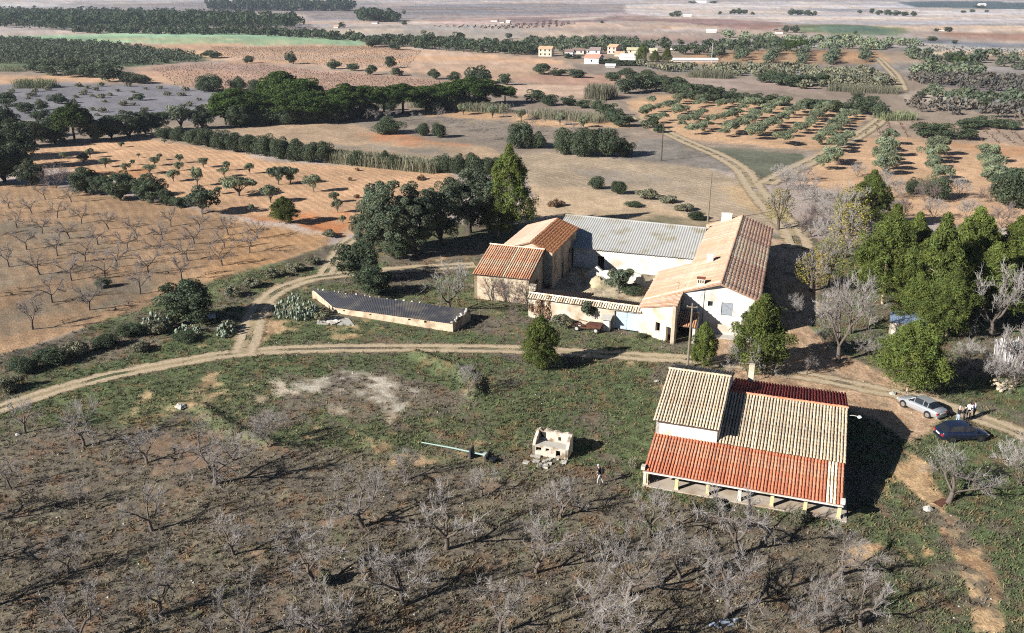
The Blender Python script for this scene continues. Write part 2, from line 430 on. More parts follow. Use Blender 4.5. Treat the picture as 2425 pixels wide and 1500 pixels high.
def ground_cols(x, y):
    """base colour (linear) of the ground, plus furrow weight and the share of living grass"""
    n = len(x)
    D = np.hypot(x, y)
    c = np.tile(np.array((200, 182, 170), float), (n, 1))
    fur = np.zeros(n); gr = np.zeros(n)
    wx = (fbm(x, y, 14, 31, 3) - 0.5); wy = (fbm(x, y, 14, 47, 3) - 0.5)
    wx2 = (fbm(x, y, 1.6, 32, 2) - 0.5); wy2 = (fbm(x, y, 1.6, 48, 2) - 0.5)
    amp = np.clip(0.035 * D, 2.0, 9.0)
    nA = fbm(x, y, 11, 61, 3); nB = fbm(x, y, 3.0, 62, 3)
    def soft(poly, rough):
        P = np.array(poly); lo = P.min(0) - 12; hi = P.max(0) + 12
        idx = np.where((x > lo[0]) & (x < hi[0]) & (y > lo[1]) & (y < hi[1]))[0]
        if len(idx) == 0: return idx, None
        m = np.zeros(len(idx))
        for k, (jx, jy) in enumerate(((1, 0), (-0.5, 0.8), (-0.5, -0.8))):
            s = 0.004 * D[idx] * 0.5
            m += in_poly(x[idx] + wx[idx] * amp[idx] * rough + wx2[idx] * 1.2 + jx * s, y[idx] + wy[idx] * amp[idx] * rough * 1.6 + wy2[idx] * 1.2 + jy * s * 3, poly)
        return idx, m / 3
    for poly, cc, fw, rg in FIELDS:
        idx, m = soft(world_poly(poly), rg)
        if m is None: continue
        if rg >= 1.5: m = m * sstep(0.30, 0.66, 0.6 * nA[idx] + 0.4 * nB[idx])      # patchy stretches of other soil
        c[idx] = c[idx] * (1 - m[:, None]) + np.array(cc, float) * m[:, None]
        fur[idx] = fur[idx] * (1 - m) + fw * m
    # strips and parcels of the far plain
    pw = sstep(380, 520, D)
    for k, (ang, l1, l2, am) in enumerate(((0.12, 260.0, 70.0, 0.16), (-0.2, 420.0, 130.0, 0.12), (0.3, 150.0, 34.0, 0.08))):
        a_ = x * math.cos(ang) + y * math.sin(ang) + wx * 30; b_ = -x * math.sin(ang) + y * math.cos(ang) + wy * 12
        hsh = _hash(np.floor(a_ / l1), np.floor(b_ / l2), 900 + k); hs2 = _hash(np.floor(a_ / l1), np.floor(b_ / l2), 950 + k)
        f_ = 1 + am * (hsh - 0.5) * pw
        c[:, 0] *= f_ * (1 + 0.05 * (hs2 - 0.5) * pw); c[:, 1] *= f_; c[:, 2] *= f_ * (1 - 0.07 * (hs2 - 0.5) * pw)
    # broad tonal drift over the fields
    c *= (0.93 + 0.14 * fbm(x, y, 60, 71, 3))[:, None]
    c *= (0.88 + 0.24 * fbm(x, y, 9, 72, 3))[:, None]
    c *= (0.90 + 0.20 * nB)[:, None]
    n1 = fbm(x, y, 7.0, 101, 4); n2 = fbm(x, y, 2.6, 131, 4); n3 = fbm(x, y, 0.9, 151, 3); n4 = fbm(x, y, 16, 171, 3); n5 = fbm(x, y, 0.45, 191, 2)
    for poly, g, bare, bc in PLOTS:
        idx, m = soft(world_poly(poly), 1.4)
        if m is None: continue
        gi = sstep(0.56, 0.40, 1 - (0.35 * n1[idx] + 0.3 * n2[idx] + 0.2 * n3[idx] + 0.15 * n5[idx]) - (g - 0.5) * 0.42)
        bi = sstep(0.55, 0.44, 1 - (0.45 * n4[idx] + 0.35 * n2[idx] + 0.2 * n3[idx]) - (bare - 0.5) * 0.42)
        gc = GREENS[0] * (1 - n1[idx, None]) + GREENS[1] * n1[idx, None]
        gc = gc * (1 - 0.5 * n2[idx, None]) + GREENS[2] * 0.5 * n2[idx, None]
        dc = DRYS[0] * n2[idx, None] + DRYS[1] * (1 - n2[idx, None])
        t = sstep(0.45, 0.65, n3[idx])[:, None]
        dc = dc * (1 - 0.55 * t) + DRYS[2] * 0.55 * t
        cc = dc * (1 - gi[:, None]) + gc * gi[:, None]
        cc = cc * (1 - bi[:, None]) + np.array(bc, float) * bi[:, None]
        cc = cc * (0.70 + 0.60 * (0.4 * n3[idx] + 0.6 * n5[idx]))[:, None]
        lt = sstep(0.60, 0.72, fbm(x[idx], y[idx], 1.1, 211, 3))[:, None] * 0.45      # leaf litter
        cc = cc * (1 - lt) + np.array((156, 118, 88), float) * lt
        c[idx] = c[idx] * (1 - m[:, None]) + cc * m[:, None]
        gr[idx] = gr[idx] * (1 - m) + (0.35 + 0.65 * gi) * (1 - bi) * m
        fur[idx] *= (1 - m)
    for poly, cc in PATCHES:
        idx, m = soft(world_poly(poly), 0.5)
        if m is None: continue
        m = m * sstep(0.36, 0.52, n1[idx] * 0.3 + n2[idx] * 0.4 + n3[idx] * 0.3)
        c[idx] = c[idx] * (1 - m[:, None]) + np.array(cc, float) * m[:, None]
        gr[idx] *= (1 - m)
    return lin(np.clip(c, 0, 255)) / KEXP, fur, gr

def ground_material():
    m = bpy.data.materials.new('ground'); m.use_nodes = True
    N = m.node_tree.nodes; L = m.node_tree.links; b = N['Principled BSDF']
    b.inputs['Roughness'].default_value = 0.95; b.inputs['Specular IOR Level'].default_value = 0.1
    a = N.new('ShaderNodeAttribute'); a.attribute_name = 'Col'
    fu = N.new('ShaderNodeAttribute'); fu.attribute_name = 'furrow'
    g = N.new('ShaderNodeNewGeometry')
    def noise(s, d):
        n = N.new('ShaderNodeTexNoise'); n.inputs['Scale'].default_value = s; n.inputs['Detail'].default_value = d; n.inputs['Roughness'].default_value = 0.65
        L.new(g.outputs['Position'], n.inputs['Vector']); return n.outputs[0]
    def rng_(s, lo, hi, a0=0.3, a1=0.7):
        r = N.new('ShaderNodeMapRange'); r.inputs[1].default_value = a0; r.inputs[2].default_value = a1; r.inputs[3].default_value = lo; r.inputs[4].default_value = hi
        L.new(s, r.inputs[0]); return r.outputs[0]
    def mul(c, s):
        x = N.new('ShaderNodeMix'); x.data_type = 'RGBA'; x.blend_type = 'MULTIPLY'; x.inputs[0].default_value = 1
        L.new(c, x.inputs[6]); L.new(s, x.inputs[7]); return x.outputs[2]
    f1 = noise(4.5, 8); f2 = noise(0.35, 5); f3 = noise(1.3, 5)
    c = mul(a.outputs['Color'], rng_(f1, 0.58, 1.44))
    c = mul(c, rng_(f3, 0.80, 1.20))
    c = mul(c, rng_(f2, 0.86, 1.14))
    # plough lines
    wv = N.new('ShaderNodeTexWave'); wv.wave_type = 'BANDS'; wv.bands_direction = 'DIAGONAL'
    wv.inputs['Scale'].default_value = 0.55; wv.inputs['Distortion'].default_value = 9.0; wv.inputs['Detail'].default_value = 2.0; wv.inputs['Detail Scale'].default_value = 0.10
    mp = N.new('ShaderNodeMapping'); mp.inputs['Scale'].default_value = (0.45, 1.0, 1.0); mp.inputs['Rotation'].default_value = (0, 0, 0.5)
    L.new(g.outputs['Position'], mp.inputs['Vector']); L.new(mp.outputs[0], wv.inputs['Vector'])
    ad = N.new('ShaderNodeMath'); ad.operation = 'MULTIPLY'
    L.new(wv.outputs['Fac'], ad.inputs[0]); L.new(fu.outputs['Fac'], ad.inputs[1])
    c = mul(c, rng_(ad.outputs[0], 1.0, 0.74, 0.0, 1.0))
    L.new(c, b.inputs['Base Color'])
    sm = N.new('ShaderNodeMath'); sm.operation = 'MULTIPLY_ADD'; sm.inputs[1].default_value = -0.5
    L.new(ad.outputs[0], sm.inputs[0]); L.new(f1, sm.inputs[2])
    bp = N.new('ShaderNodeBump'); bp.inputs['Strength'].default_value = 0.7; bp.inputs['Distance'].default_value = 0.12
    L.new(sm.outputs[0], bp.inputs['Height']); L.new(bp.outputs[0], b.inputs['Normal'])
    return m

def build_ground():
    fine = np.radians(np.arange(-37, 37.01, 0.15))
    rest = np.radians(np.concatenate([np.arange(-180, -37, 5.5), np.arange(40, 178, 5.5)]))
    th = np.sort(np.concatenate([fine, rest]))
    ys = np.concatenate([np.arange(1760, 60, -5.0), np.arange(60, -8, -2.0), [-9, -11, -13, -15, -16.5, -17.5]])
    R = [at0(CX, yy)[1] for yy in ys]
    R = np.array([3.0, 12.0, 22.0] + [r for r in R if r > 24])
    T, RR = np.meshgrid(th, R)
    x = (RR * np.sin(T)).ravel(); y = (RR * np.cos(T)).ravel()
    z = hgt(x, y)
    cc, fur, gr = ground_cols(x, y)
    nr, nt = len(R), len(th)
    i = np.arange(nr - 1)[:, None] * nt + np.arange(nt)[None, :]
    j = np.arange(nr - 1)[:, None] * nt + (np.arange(nt)[None, :] + 1) % nt
    f = np.stack([i.ravel(), j.ravel(), (j + nt).ravel(), (i + nt).ravel()], 1)[:, ::-1]
    v = np.stack([x, y, z], 1)
    # close the middle
    v = np.vstack([v, [[0, 0, 0]]]); cc = np.vstack([cc, cc[:1]]); fur = np.append(fur, 0)
    me = np_mesh('ground', v, f, cc, smooth=True)
    a = me.attributes.new('furrow', 'FLOAT', 'POINT'); a.data.foreach_set('value', fur.astype(np.float32))
    me.materials.append(GROUND)
    return tag(link(bpy.data.objects.new('ground', me)), 'farmland of tilled fields and rough grass', 'ground', kind='structure')

GROUND = ground_material()
build_ground()

# ------------------------------------------------------------------ dirt tracks: draped strips with worn wheel lines and ragged edges
def track_material():
    m = bpy.data.materials.new('dirt_track'); m.use_nodes = True
    N = m.node_tree.nodes; L = m.node_tree.links; b = N['Principled BSDF']
    b.inputs['Roughness'].default_value = 0.95; b.inputs['Specular IOR Level'].default_value = 0.1
    ac = N.new('ShaderNodeAttribute'); ac.attribute_name = 'across'
    g = N.new('ShaderNodeNewGeometry')
    def noise(s, d):
        n = N.new('ShaderNodeTexNoise'); n.inputs['Scale'].default_value = s; n.inputs['Detail'].default_value = d
        L.new(g.outputs['Position'], n.inputs['Vector']); return n.outputs[0]
    n1 = noise(0.9, 5); n2 = noise(5.0, 4); n3 = noise(0.25, 3)
    def math_(op, a, bb):
        q = N.new('ShaderNodeMath'); q.operation = op
        for k, s in enumerate((a, bb)):
            if isinstance(s, (int, float)): q.inputs[k].default_value = s
            else: L.new(s, q.inputs[k])
        return q.outputs[0]
    ab = math_('ABSOLUTE', ac.outputs['Fac'], 0)
    r = N.new('ShaderNodeValToRGB'); e = r.color_ramp.elements       # across 0..1: crown, wheel line, edge
    e[0].position = 0.0; e[0].color = alb(186, 166, 130)
    e[1].position = 1.0; e[1].color = alb(190, 168, 132)
    for p, c in ((0.2, alb(196, 176, 142)), (0.36, alb(214, 193, 162)), (0.70, alb(206, 184, 152)), (0.86, alb(184, 164, 130))):
        q = e.new(p); q.color = c
    jit = math_('ADD', ab, math_('MULTIPLY', math_('SUBTRACT', n1, 0.5), 0.9))
    L.new(jit, r.inputs[0])
    mr = N.new('ShaderNodeMapRange'); mr.inputs[1].default_value = 0.3; mr.inputs[2].default_value = 0.7; mr.inputs[3].default_value = 0.72; mr.inputs[4].default_value = 1.22
    L.new(n2, mr.inputs[0])
    mx = N.new('ShaderNodeMix'); mx.data_type = 'RGBA'; mx.blend_type = 'MULTIPLY'; mx.inputs[0].default_value = 1
    L.new(r.outputs[0], mx.inputs[6]); L.new(mr.outputs[0], mx.inputs[7])
    L.new(mx.outputs[2], b.inputs['Base Color'])
    al = N.new('ShaderNodeMapRange'); al.inputs[1].default_value = 1.04; al.inputs[2].default_value = 0.76; al.inputs[3].default_value = 0; al.inputs[4].default_value = 1
    ed = math_('ADD', jit, math_('MULTIPLY', math_('SUBTRACT', n2, 0.5), 0.4))
    L.new(ed, al.inputs[0])
    # grass has grown back over stretches of the crown
    crown = math_('MULTIPLY', math_('GREATER_THAN', math_('ADD', n3, math_('MULTIPLY', n2, 0.6)), 0.84), math_('LESS_THAN', math_('ADD', ab, math_('MULTIPLY', n1, 0.2)), 0.32))
    L.new(math_('MULTIPLY', al.outputs[0], math_('SUBTRACT', 1.0, crown)), b.inputs['Alpha'])
    bp = N.new('ShaderNodeBump'); bp.inputs['Strength'].default_value = 0.6; bp.inputs['Distance'].default_value = 0.08
    L.new(n1, bp.inputs['Height']); L.new(bp.outputs[0], b.inputs['Normal'])
    return m

TRACK = track_material()
def spline(pts, step):
    P = [Vector((p[0], p[1])) for p in pts]
    out = []
    for i in range(len(P) - 1):
        a, b, c, d = P[max(i - 1, 0)], P[i], P[i + 1], P[min(i + 2, len(P) - 1)]
        n = max(2, int((c - b).length / step))
        for k in range(n):
            t = k / n
            out.append(0.5 * ((2 * b) + (c - a) * t + (2 * a - 5 * b + 4 * c - d) * t * t + (3 * b - a - 3 * c + d) * t ** 3))
    out.append(P[-1])
    return out

def build_track(pts, width, label, lift):
    S = spline(pts, 0.8 if width < 3 else 2.0)
    v = []; ac = []; f = []
    K = 9
    for i, p in enumerate(S):
        d = (S[min(i + 1, len(S) - 1)] - S[max(i - 1, 0)]).normalized()
        nrm = Vector((-d.y, d.x))
        for k in range(K):
            t = -1 + 2 * k / (K - 1)
            q = p + nrm * (t * width * 0.62)
            v.append((q.x, q.y, 0.0)); ac.append(t)
    v = np.array(v); 
    v[:, 2] = hgt(v[:, 0], v[:, 1]) + lift
    for i in range(len(S) - 1):
        for k in range(K - 1):
            f.append((i * K + k, i * K + k + 1, (i + 1) * K + k + 1, (i + 1) * K + k))
    me = np_mesh('dirt_track', v, np.array(f)[:, ::-1], None, True)
    a = me.attributes.new('across', 'FLOAT', 'POINT'); a.data.foreach_set('value', np.array(ac, np.float32))
    me.materials.append(TRACK)
    return tag(link(bpy.data.objects.new('dirt_track', me)), label, 'track', kind='structure')

for i, (k, lb) in enumerate((('main', 'pale dirt track curving across the whole farm in front of the buildings'),
                             ('branch', 'sandy branch track climbing behind the low dark roofed shed'),
                             ('field_link', 'short sandy spur running up to the orange olive field'),
                             ('far_lane', 'wide pale lane winding away behind the long farmhouse'),
                             ('fork_lane', 'straight pale lane forking off beside the olive rows'),
                             ('upper_lane', 'thin pale lane far off between scrub strips'))):
    build_track(TRACKS[k][0], TRACKS[k][1], lb, 0.035 + 0.006 * i if i < 3 else 0.09 + 0.01 * i)
# ------------------------------------------------------------------ building materials
M_WHITE = mat('limewash', alb(250, 243, 230, 1.5), 0.9, 0.12, 1.4, c2=alb(214, 200, 178, 1.5), mix2=0.42, bump=0.2, detail=8)
M_CREAM = mat('cream_render', alb(236, 222, 198, 1.5), 0.9, 0.16, 1.3, c2=alb(192, 168, 138, 1.5), mix2=0.46, bump=0.4, detail=8)
M_STONE = mat('rubble_masonry', alb(222, 202, 172, 1.5), 0.95, 0.22, 2.2, c2=alb(184, 156, 128, 1.5), mix2=0.45, bump=0.8)
M_OLDWALL = mat('weathered_masonry', alb(214, 196, 168, 1.5), 0.95, 0.22, 1.6, c2=alb(160, 140, 118, 1.5), mix2=0.5, bump=0.7)
M_YELLOW = mat('yellow_paint', alb(240, 218, 160, 1.5), 0.8, 0.08, 2.0)
M_FLOOR = mat('porch_floor', alb(214, 198, 178), 0.9, 0.12, 1.2, c2=alb(188, 164, 138), mix2=0.4)
M_INSHADE = mat('dark_interior', alb(60, 52, 46), 0.95, 0.2, 2.0)  # dark colour stands in for the shade inside openings
M_BLUEDOOR = mat('pale_blue_paint', alb(206, 222, 232, 1.5), 0.6, 0.06, 2.0, c2=alb(184, 200, 208, 1.5), mix2=0.3)
M_SHUTTER = mat('grey_shutter', alb(172, 178, 184, 1.5), 0.6, 0.06, 2.0)
M_WOOD = mat('weathered_timber', alb(150, 136, 116), 0.9, 0.25, 4.0)
M_DARKWOOD = mat('dark_timber', alb(96, 84, 70), 0.9, 0.25, 4.0)
M_RUST = mat('rusty_iron', alb(116, 74, 58), 0.9, 0.3, 5.0, c2=alb(84, 58, 48), mix2=0.5)
M_CONCRETE = mat('concrete', alb(206, 200, 188), 0.92, 0.14, 2.0, bump=0.2)
M_GLASS = mat('window_glass', (0.02, 0.025, 0.03, 1), 0.08, 0.0, 1.0, spec=0.6)

def tile_mat(name, c, c2, mix2=0.45, rnd=0.18, sc2=0.5):
    return mat(name, c, 0.9, 0.16, 6.0, rnd=rnd, attr=True, c2=c2, mix2=mix2, scale2=sc2)
T_BEIGE = tile_mat('weathered_beige_tile', alb(208, 188, 160, 1.35), alb(176, 156, 132, 1.35))
T_ORANGE = tile_mat('new_orange_tile', alb(198, 118, 86, 1.3), alb(196, 146, 116, 1.3), 0.55, 0.2)
T_RED = tile_mat('deep_red_tile', alb(178, 72, 62, 1.3), alb(192, 98, 82, 1.3), 0.3, 0.10)
T_BARN = tile_mat('lichened_orange_tile', alb(194, 138, 104, 1.3), alb(190, 170, 142, 1.3), 0.55, 0.2)
T_BARNG = tile_mat('grey_green_lichen_tile', alb(196, 190, 160, 1.2), alb(184, 140, 104, 1.2), 0.45, 0.15)
T_BARNO = tile_mat('orange_barn_tile', alb(212, 146, 100, 1.3), alb(188, 128, 92, 1.3), 0.45, 0.14)
T_PINK = tile_mat('pale_pink_tile', alb(212, 168, 146, 1.4), alb(224, 200, 176, 1.4), 0.45, 0.12, 0.25)
T_PEACH = tile_mat('faded_peach_tile', alb(214, 168, 138, 1.5), alb(222, 192, 164, 1.5), 0.42, 0.13, 0.3)
T_BRICK = tile_mat('faded_brick_tile', alb(218, 172, 142, 1.0), alb(230, 206, 174, 1.0), 0.5, 0.14, 0.35)
T_CREAMT = tile_mat('bleached_tile', alb(236, 218, 186, 1.1), alb(200, 150, 118, 1.2), 0.45, 0.14, 0.6)
T_VALLEY = mat('dark_valley_tile', alb(92, 80, 70), 0.95, 0.25, 5.0)
T_VALLEYO = mat('orange_valley_tile', alb(150, 92, 70), 0.95, 0.2, 5.0)
T_VALLEYR = mat('red_valley_tile', alb(132, 46, 40), 0.95, 0.2, 5.0)
T_VALLEYP = mat('peach_valley_tile', alb(190, 154, 130, 1.5), 0.95, 0.2, 3.0)
T_SHADE = mat('grey_brown_tile', alb(150, 126, 106), 0.9, 0.2, 5.0, rnd=0.15, attr=True)  # shade of the yard-side slope is mixed into this tile colour

# ------------------------------------------------------------------ roofs of barrel tiles: each course of tiles from eave to ridge is a piece
_rows = {}
def row_mesh(length, width, m, var):
    key = (round(length, 1), round(width, 3), m.name, var)
    if key in _rows: return _rows[key]
    r = random.Random(str(key))
    tl = 0.42; n = max(1, int(round(length / tl))); tl = length / n
    R = width * 0.35; K = 6
    v = []; f = []; c = []
    for i in range(n):
        y0 = i * tl - 0.03; y1 = (i + 1) * tl + 0.03
        dx = r.uniform(-0.012, 0.012); lift = r.uniform(0, 0.012); tone = r.uniform(0.90, 1.1); warm = r.uniform(-0.07, 0.07)
        base = len(v)
        for yy, rr, zz in ((y0, R * 1.04, 0.024 + lift), (y1, R * 0.95, 0.010 + lift)):
            for k in range(K):
                t = math.pi * k / (K - 1)
                v.append((dx + rr * math.cos(t), yy, zz + rr * 0.72 * math.sin(t)))
                c.append((tone * (1 + warm), tone, tone * (1 - warm)))
        for k in range(K - 1):
            f.append((base + k, base + k + 1, base + K + k + 1, base + K + k))
        b2 = len(v)        # thickness of the tile's lower end
        for k in range(K):
            t = math.pi * k / (K - 1)
            v.append((dx + R * 0.86 * math.cos(t), y0, 0.03 + lift + R * 0.60 * math.sin(t) - 0.012)); c.append((tone * 0.9,) * 3)
        for k in range(K - 1):
            f.append((base + k + 1, base + k, b2 + k, b2 + k + 1))
    me = np_mesh('tile_row', np.array(v), np.array(f), np.array(c))
    me.materials.append(m)
    _rows[key] = me
    return me

def tiled_roof(parent, name, e0, e1, r1, r0, pitch, mats, valley, thick=0.10, cap=None, label=None, rib=1.0):
    """e0,e1 eave ends (left to right seen from outside), r0,r1 ridge ends above them; mats: list of (material, weight) or function(t,i)"""
    e0, e1, r1, r0 = (Vector(p) for p in (e0, e1, r1, r0))
    n = ((e1 - e0).cross(r0 - e0)).normalized()
    if n.z < 0: n = -n
    mb = MB()
    dn = -n * thick
    mb.hexa([e0 + dn, e1 + dn, r1 + dn, r0 + dn], [e0, e1, r1, r0])
    roof = mb.build(name, valley, parent)
    if label: roof['label'] = label
    cnt = max(2, int(round((e1 - e0).length / pitch)))
    for i in range(cnt):
        t = (i + 0.5) / cnt
        a = e0.lerp(e1, t); b = r0.lerp(r1, t)
        L = (b - a).length
        if L < 0.25: continue
        ya = (b - a).normalized(); xa = ya.cross(n).normalized(); za = xa.cross(ya).normalized()
        if za.z < 0: xa, za = -xa, -za
        m = mats(t, i) if callable(mats) else random.choices([q[0] for q in mats], [q[1] for q in mats])[0]
        o = bpy.data.objects.new('tile_row', row_mesh(L + 0.06, (e1 - e0).length / cnt * rib, m, i % 5))
        link(o, roof)
        M = Matrix((xa, ya, za)).transposed().to_4x4()
        M.translation = a - ya * (0.05 + random.uniform(-0.03, 0.05)) + n * random.uniform(0.002, 0.02) + xa * random.uniform(-0.012, 0.012)
        o.matrix_basis = M
    if cap is not None:
        d = (r1 - r0); L = d.length; ya = d.normalized(); za = Vector((0, 0, 1)); xa = ya.cross(za).normalized()
        o = link(bpy.data.objects.new('ridge_cap', row_mesh(L, 0.42, cap, 7)), roof)
        M = Matrix((xa, ya, za)).transposed().to_4x4(); M.translation = r0 + Vector((0, 0, 0.03))
        o.matrix_basis = M
    return roof

def wall(parent, name, p0, p1, prof, openings, th, m, zb=-0.4, label=None):
    """wall from p0 to p1 (plan), outside on the right hand; prof [(t,z)...] top line; openings [(t0,t1,z0,z1)]"""
    p0 = Vector(p0); p1 = Vector(p1); d = p1 - p0; L = d.length; d.normalize()
    nrm = Vector((d.y, -d.x))
    ts = sorted(set([0.0, L] + [q[0] for q in prof] + [x for o in openings for x in o[:2]]))
    def top(t):
        for (t0, z0), (t1, z1) in zip(prof[:-1], prof[1:]):
            if t0 <= t <= t1: return z0 + (z1 - z0) * (t - t0) / max(t1 - t0, 1e-6)
        return prof[-1][1]
    P = lambda t, z, o: (p0.x + d.x * t - nrm.x * th * o, p0.y + d.y * t - nrm.y * th * o, z)
    mb = MB()
    for a, b in zip(ts[:-1], ts[1:]):
        if b - a < 1e-5: continue
        mid = (a + b) / 2
        cuts = sorted([(o[2], o[3]) for o in openings if o[0] < mid < o[1]])
        z = zb
        spans = []
        for c0, c1 in cuts:
            if c0 > z: spans.append((z, z, c0, c0))
            z = c1
        spans.append((z, z, top(a), top(b)))
        for za0, zb0, za1, zb1 in spans:
            for o, fl in ((0, False), (1, True)):
                q = [P(a, za0, o), P(b, zb0, o), P(b, zb1, o), P(a, za1, o)]
                mb.add(q, [(3, 2, 1, 0) if fl else (0, 1, 2, 3)])
        mb.add([P(a, top(a), 0), P(b, top(b), 0), P(b, top(b), 1), P(a, top(a), 1)], [(0, 1, 2, 3)])
    for o in openings:
        for (ta, za), (tb, zb_) in (((o[0], o[2]), (o[0], o[3])), ((o[0], o[3]), (o[1], o[3])), ((o[1], o[3]), (o[1], o[2])), ((o[1], o[2]), (o[0], o[2]))):
            mb.add([P(ta, za, 0), P(tb, zb_, 0), P(tb, zb_, 1), P(ta, za, 1)], [(0, 1, 2, 3)])
    for t in (0, L):
        mb.add([P(t, zb, 0), P(t, zb, 1), P(t, top(t), 1), P(t, top(t), 0)], [(0, 1, 2, 3)])
    me = bpy.data.meshes.new(name); me.from_pydata(mb.v, [], mb.f); me.materials.append(m)
    o = link(bpy.data.objects.new(name, me), parent)
    if label: o['label'] = label
    return o

def chimney(parent, x, y, z0, z1, sx, sy, m, capm, cap=True):
    c = MB().box(x - sx / 2, x + sx / 2, y - sy / 2, y + sy / 2, z0, z1).build('chimney', m, parent)
    if cap:
        MB().box(x - sx / 2 - 0.07, x + sx / 2 + 0.07, y - sy / 2 - 0.07, y + sy / 2 + 0.07, z1, z1 + 0.08).build('chimney_cap', capm, c)
    return c

# ------------------------------------------------------------------ the near house with the porch (local x along the eave, y away from the camera)
H = empty('farmhouse', (24.59, 55.58, 0), -math.radians(19.5), 'low white house with striped beige roofs and an orange tiled columned porch', 'house')
LW = -15.0
tiled_roof(H, 'porch_roof', (LW, 0, 1.80), (0.0, 0, 1.80), (0.0, 4.42, 2.93), (LW, 4.42, 2.93), 0.25,
           lambda t, i: T_CREAMT if i in (55, 56, 57) else T_ORANGE, T_VALLEYO, label='bright orange porch roof')
tiled_roof(H, 'main_roof', (-9.75, 4.25, 3.02), (0.08, 4.25, 3.02), (0.08, 11.05, 4.60), (-9.75, 11.05, 4.60), 0.252, [(T_BEIGE, 1)], T_VALLEY, cap=T_ORANGE, label='weathered beige roof of the main part')
tiled_roof(H, 'rear_roof', (0.08, 16.4, 3.50), (-9.75, 16.4, 3.50), (-9.75, 11.06, 4.58), (0.08, 11.06, 4.58), 0.252, [(T_RED, 1)], T_VALLEYR, label='deep red rear roof')
tiled_roof(H, 'tower_roof', (LW - 0.1, 3.8, 4.40), (-9.68, 3.8, 4.40), (-9.68, 10.8, 6.10), (LW - 0.1, 10.8, 6.10), 0.25, [(T_BEIGE, 1)], T_VALLEY, cap=T_BEIGE, label='weathered beige roof of the taller part')
tiled_roof(H, 'tower_rear_roof', (-9.68, 14.6, 4.9), (LW - 0.1, 14.6, 4.9), (LW - 0.1, 10.82, 6.08), (-9.68, 10.82, 6.08), 0.25, [(T_BEIGE, 1)], T_VALLEY)
wall(H, 'wall', (LW + 0.1, 4.3), (-9.9, 4.3), [(0, 4.40), (5.0, 4.40)], [(1.0, 1.9, 0.1, 2.1)], 0.3, M_WHITE)
wall(H, 'wall', (-9.9, 4.5), (-0.2, 4.5), [(0, 2.9), (9.7, 2.9)], [(2.0, 3.0, 0.1, 2.1), (5.5, 6.7, 0.9, 2.0)], 0.3, M_WHITE)
wall(H, 'wall', (-0.2, 4.5), (-0.2, 16.1), [(0, 2.95), (6.55, 4.45), (11.6, 3.45)], [(4.0, 5.0, 1.6, 2.6)], 0.3, M_WHITE)
wall(H, 'wall', (-0.2, 16.1), (-9.9, 16.1), [(0, 3.45), (9.7, 3.45)], [], 0.3, M_WHITE)
wall(H, 'wall', (-9.9, 14.4), (LW + 0.1, 14.4), [(0, 4.85), (5.0, 4.85)], [], 0.3, M_WHITE)
wall(H, 'wall', (LW + 0.1, 14.4), (LW + 0.1, 4.3), [(0, 4.8), (3.6, 5.95), (10.1, 4.4)], [], 0.3, M_WHITE)
wall(H, 'wall', (-9.75, 4.6), (-9.75, 14.3), [(0, 4.45), (6.2, 5.95), (9.7, 4.8)], [], 0.25, M_WHITE)
MB().box(LW - 0.1, 0.45, 0.55, 4.4, -0.3, 0.10).build('porch_floor', M_FLOOR, H)
MB().box(LW - 0.02, 0.02, -0.10, 0.10, 1.63, 1.72).build('eave_beam', M_WHITE, H)
MB().box(LW, 0.0, 0.78, 0.98, 1.62, 1.86).build('porch_beam', M_CREAM, H)
for i in range(7):
    x = -0.15 - i * (14.7 / 6)
    c = MB().box(x - 0.13, x + 0.13, 0.76, 1.02, 0.10, 1.64).build('column', M_WHITE if i in (3,) else M_YELLOW, H)
    MB().box(x - 0.17, x + 0.17, 0.72, 1.06, 0.10, 0.20).build('column_base', M_CREAM, c)
MB().box(LW - 0.08, LW + 0.16, 0.7, 4.3, -0.2, 1.75).build('side_wall', M_WHITE, H)
for x in (LW - 0.02, -0.05):
    MB().box(x - 0.16, x + 0.16, -0.1, 0.35, 1.86, 2.16).build('corner_finial', M_WHITE, H)
chimney(H, -8.3, 16.0, 3.0, 5.35, 0.5, 0.5, M_CREAM, M_CREAM, False)
lp = MB().tube([(0.1, 10.4, 4.2), (0.45, 10.3, 4.35), (0.85, 10.2, 4.35)], 0.03, 6).build('lamp_arm', M_CONCRETE, H)
MB().lathe([(0.05, 0.0), (0.16, 0.05), (0.2, 0.14), (0.1, 0.22)], 10, 'z', (0.98, 10.15, 4.22)).build('lamp_shade', mat('white_enamel', alb(255, 255, 255, 1.3), 0.4, 0.0), lp)

# ------------------------------------------------------------------ the old farm round its yard (frame of the long house)
FO = (23.34, 92.68, 0); FA = -math.radians(18.0)
def fempty(name, label, cat='building', **k):
    return empty(name, FO, FA, label, cat, **k)
SL = 0.36; RZ = 6.35
zr = lambda u: RZ - SL * abs(u)
LH = fempty('long_farmhouse', 'long two storey farmhouse with faded pink tiled gable roof and white end wall', 'farmhouse')
def peach(t, i):
    return random.choices([T_PEACH, T_PINK, T_CREAMT], [6, 3, 0.3])[0]
def brick(t, i):
    if 0.38 < t < 0.66: return random.choices([T_BRICK, T_CREAMT], [1.6, 1])[0]
    return random.choices([T_BRICK, T_PINK, T_CREAMT], [5, 2, 0.25])[0]
tiled_roof(LH, 'east_roof', (4.45, 1.1, zr(4.45)), (4.45, 35.2, zr(4.45)), (0, 35.2, RZ), (0, 1.1, RZ), 0.27, brick, T_VALLEYP, rib=1.2, label='brick red slope with bleached patches', cap=T_PEACH)
tiled_roof(LH, 'west_roof', (-4.6, 35.2, zr(4.6)), (-4.6, 13.9, zr(4.6)), (0, 13.9, RZ), (0, 35.2, RZ), 0.27, peach, T_VALLEYP, label='faded peach slope beside the grey shed')
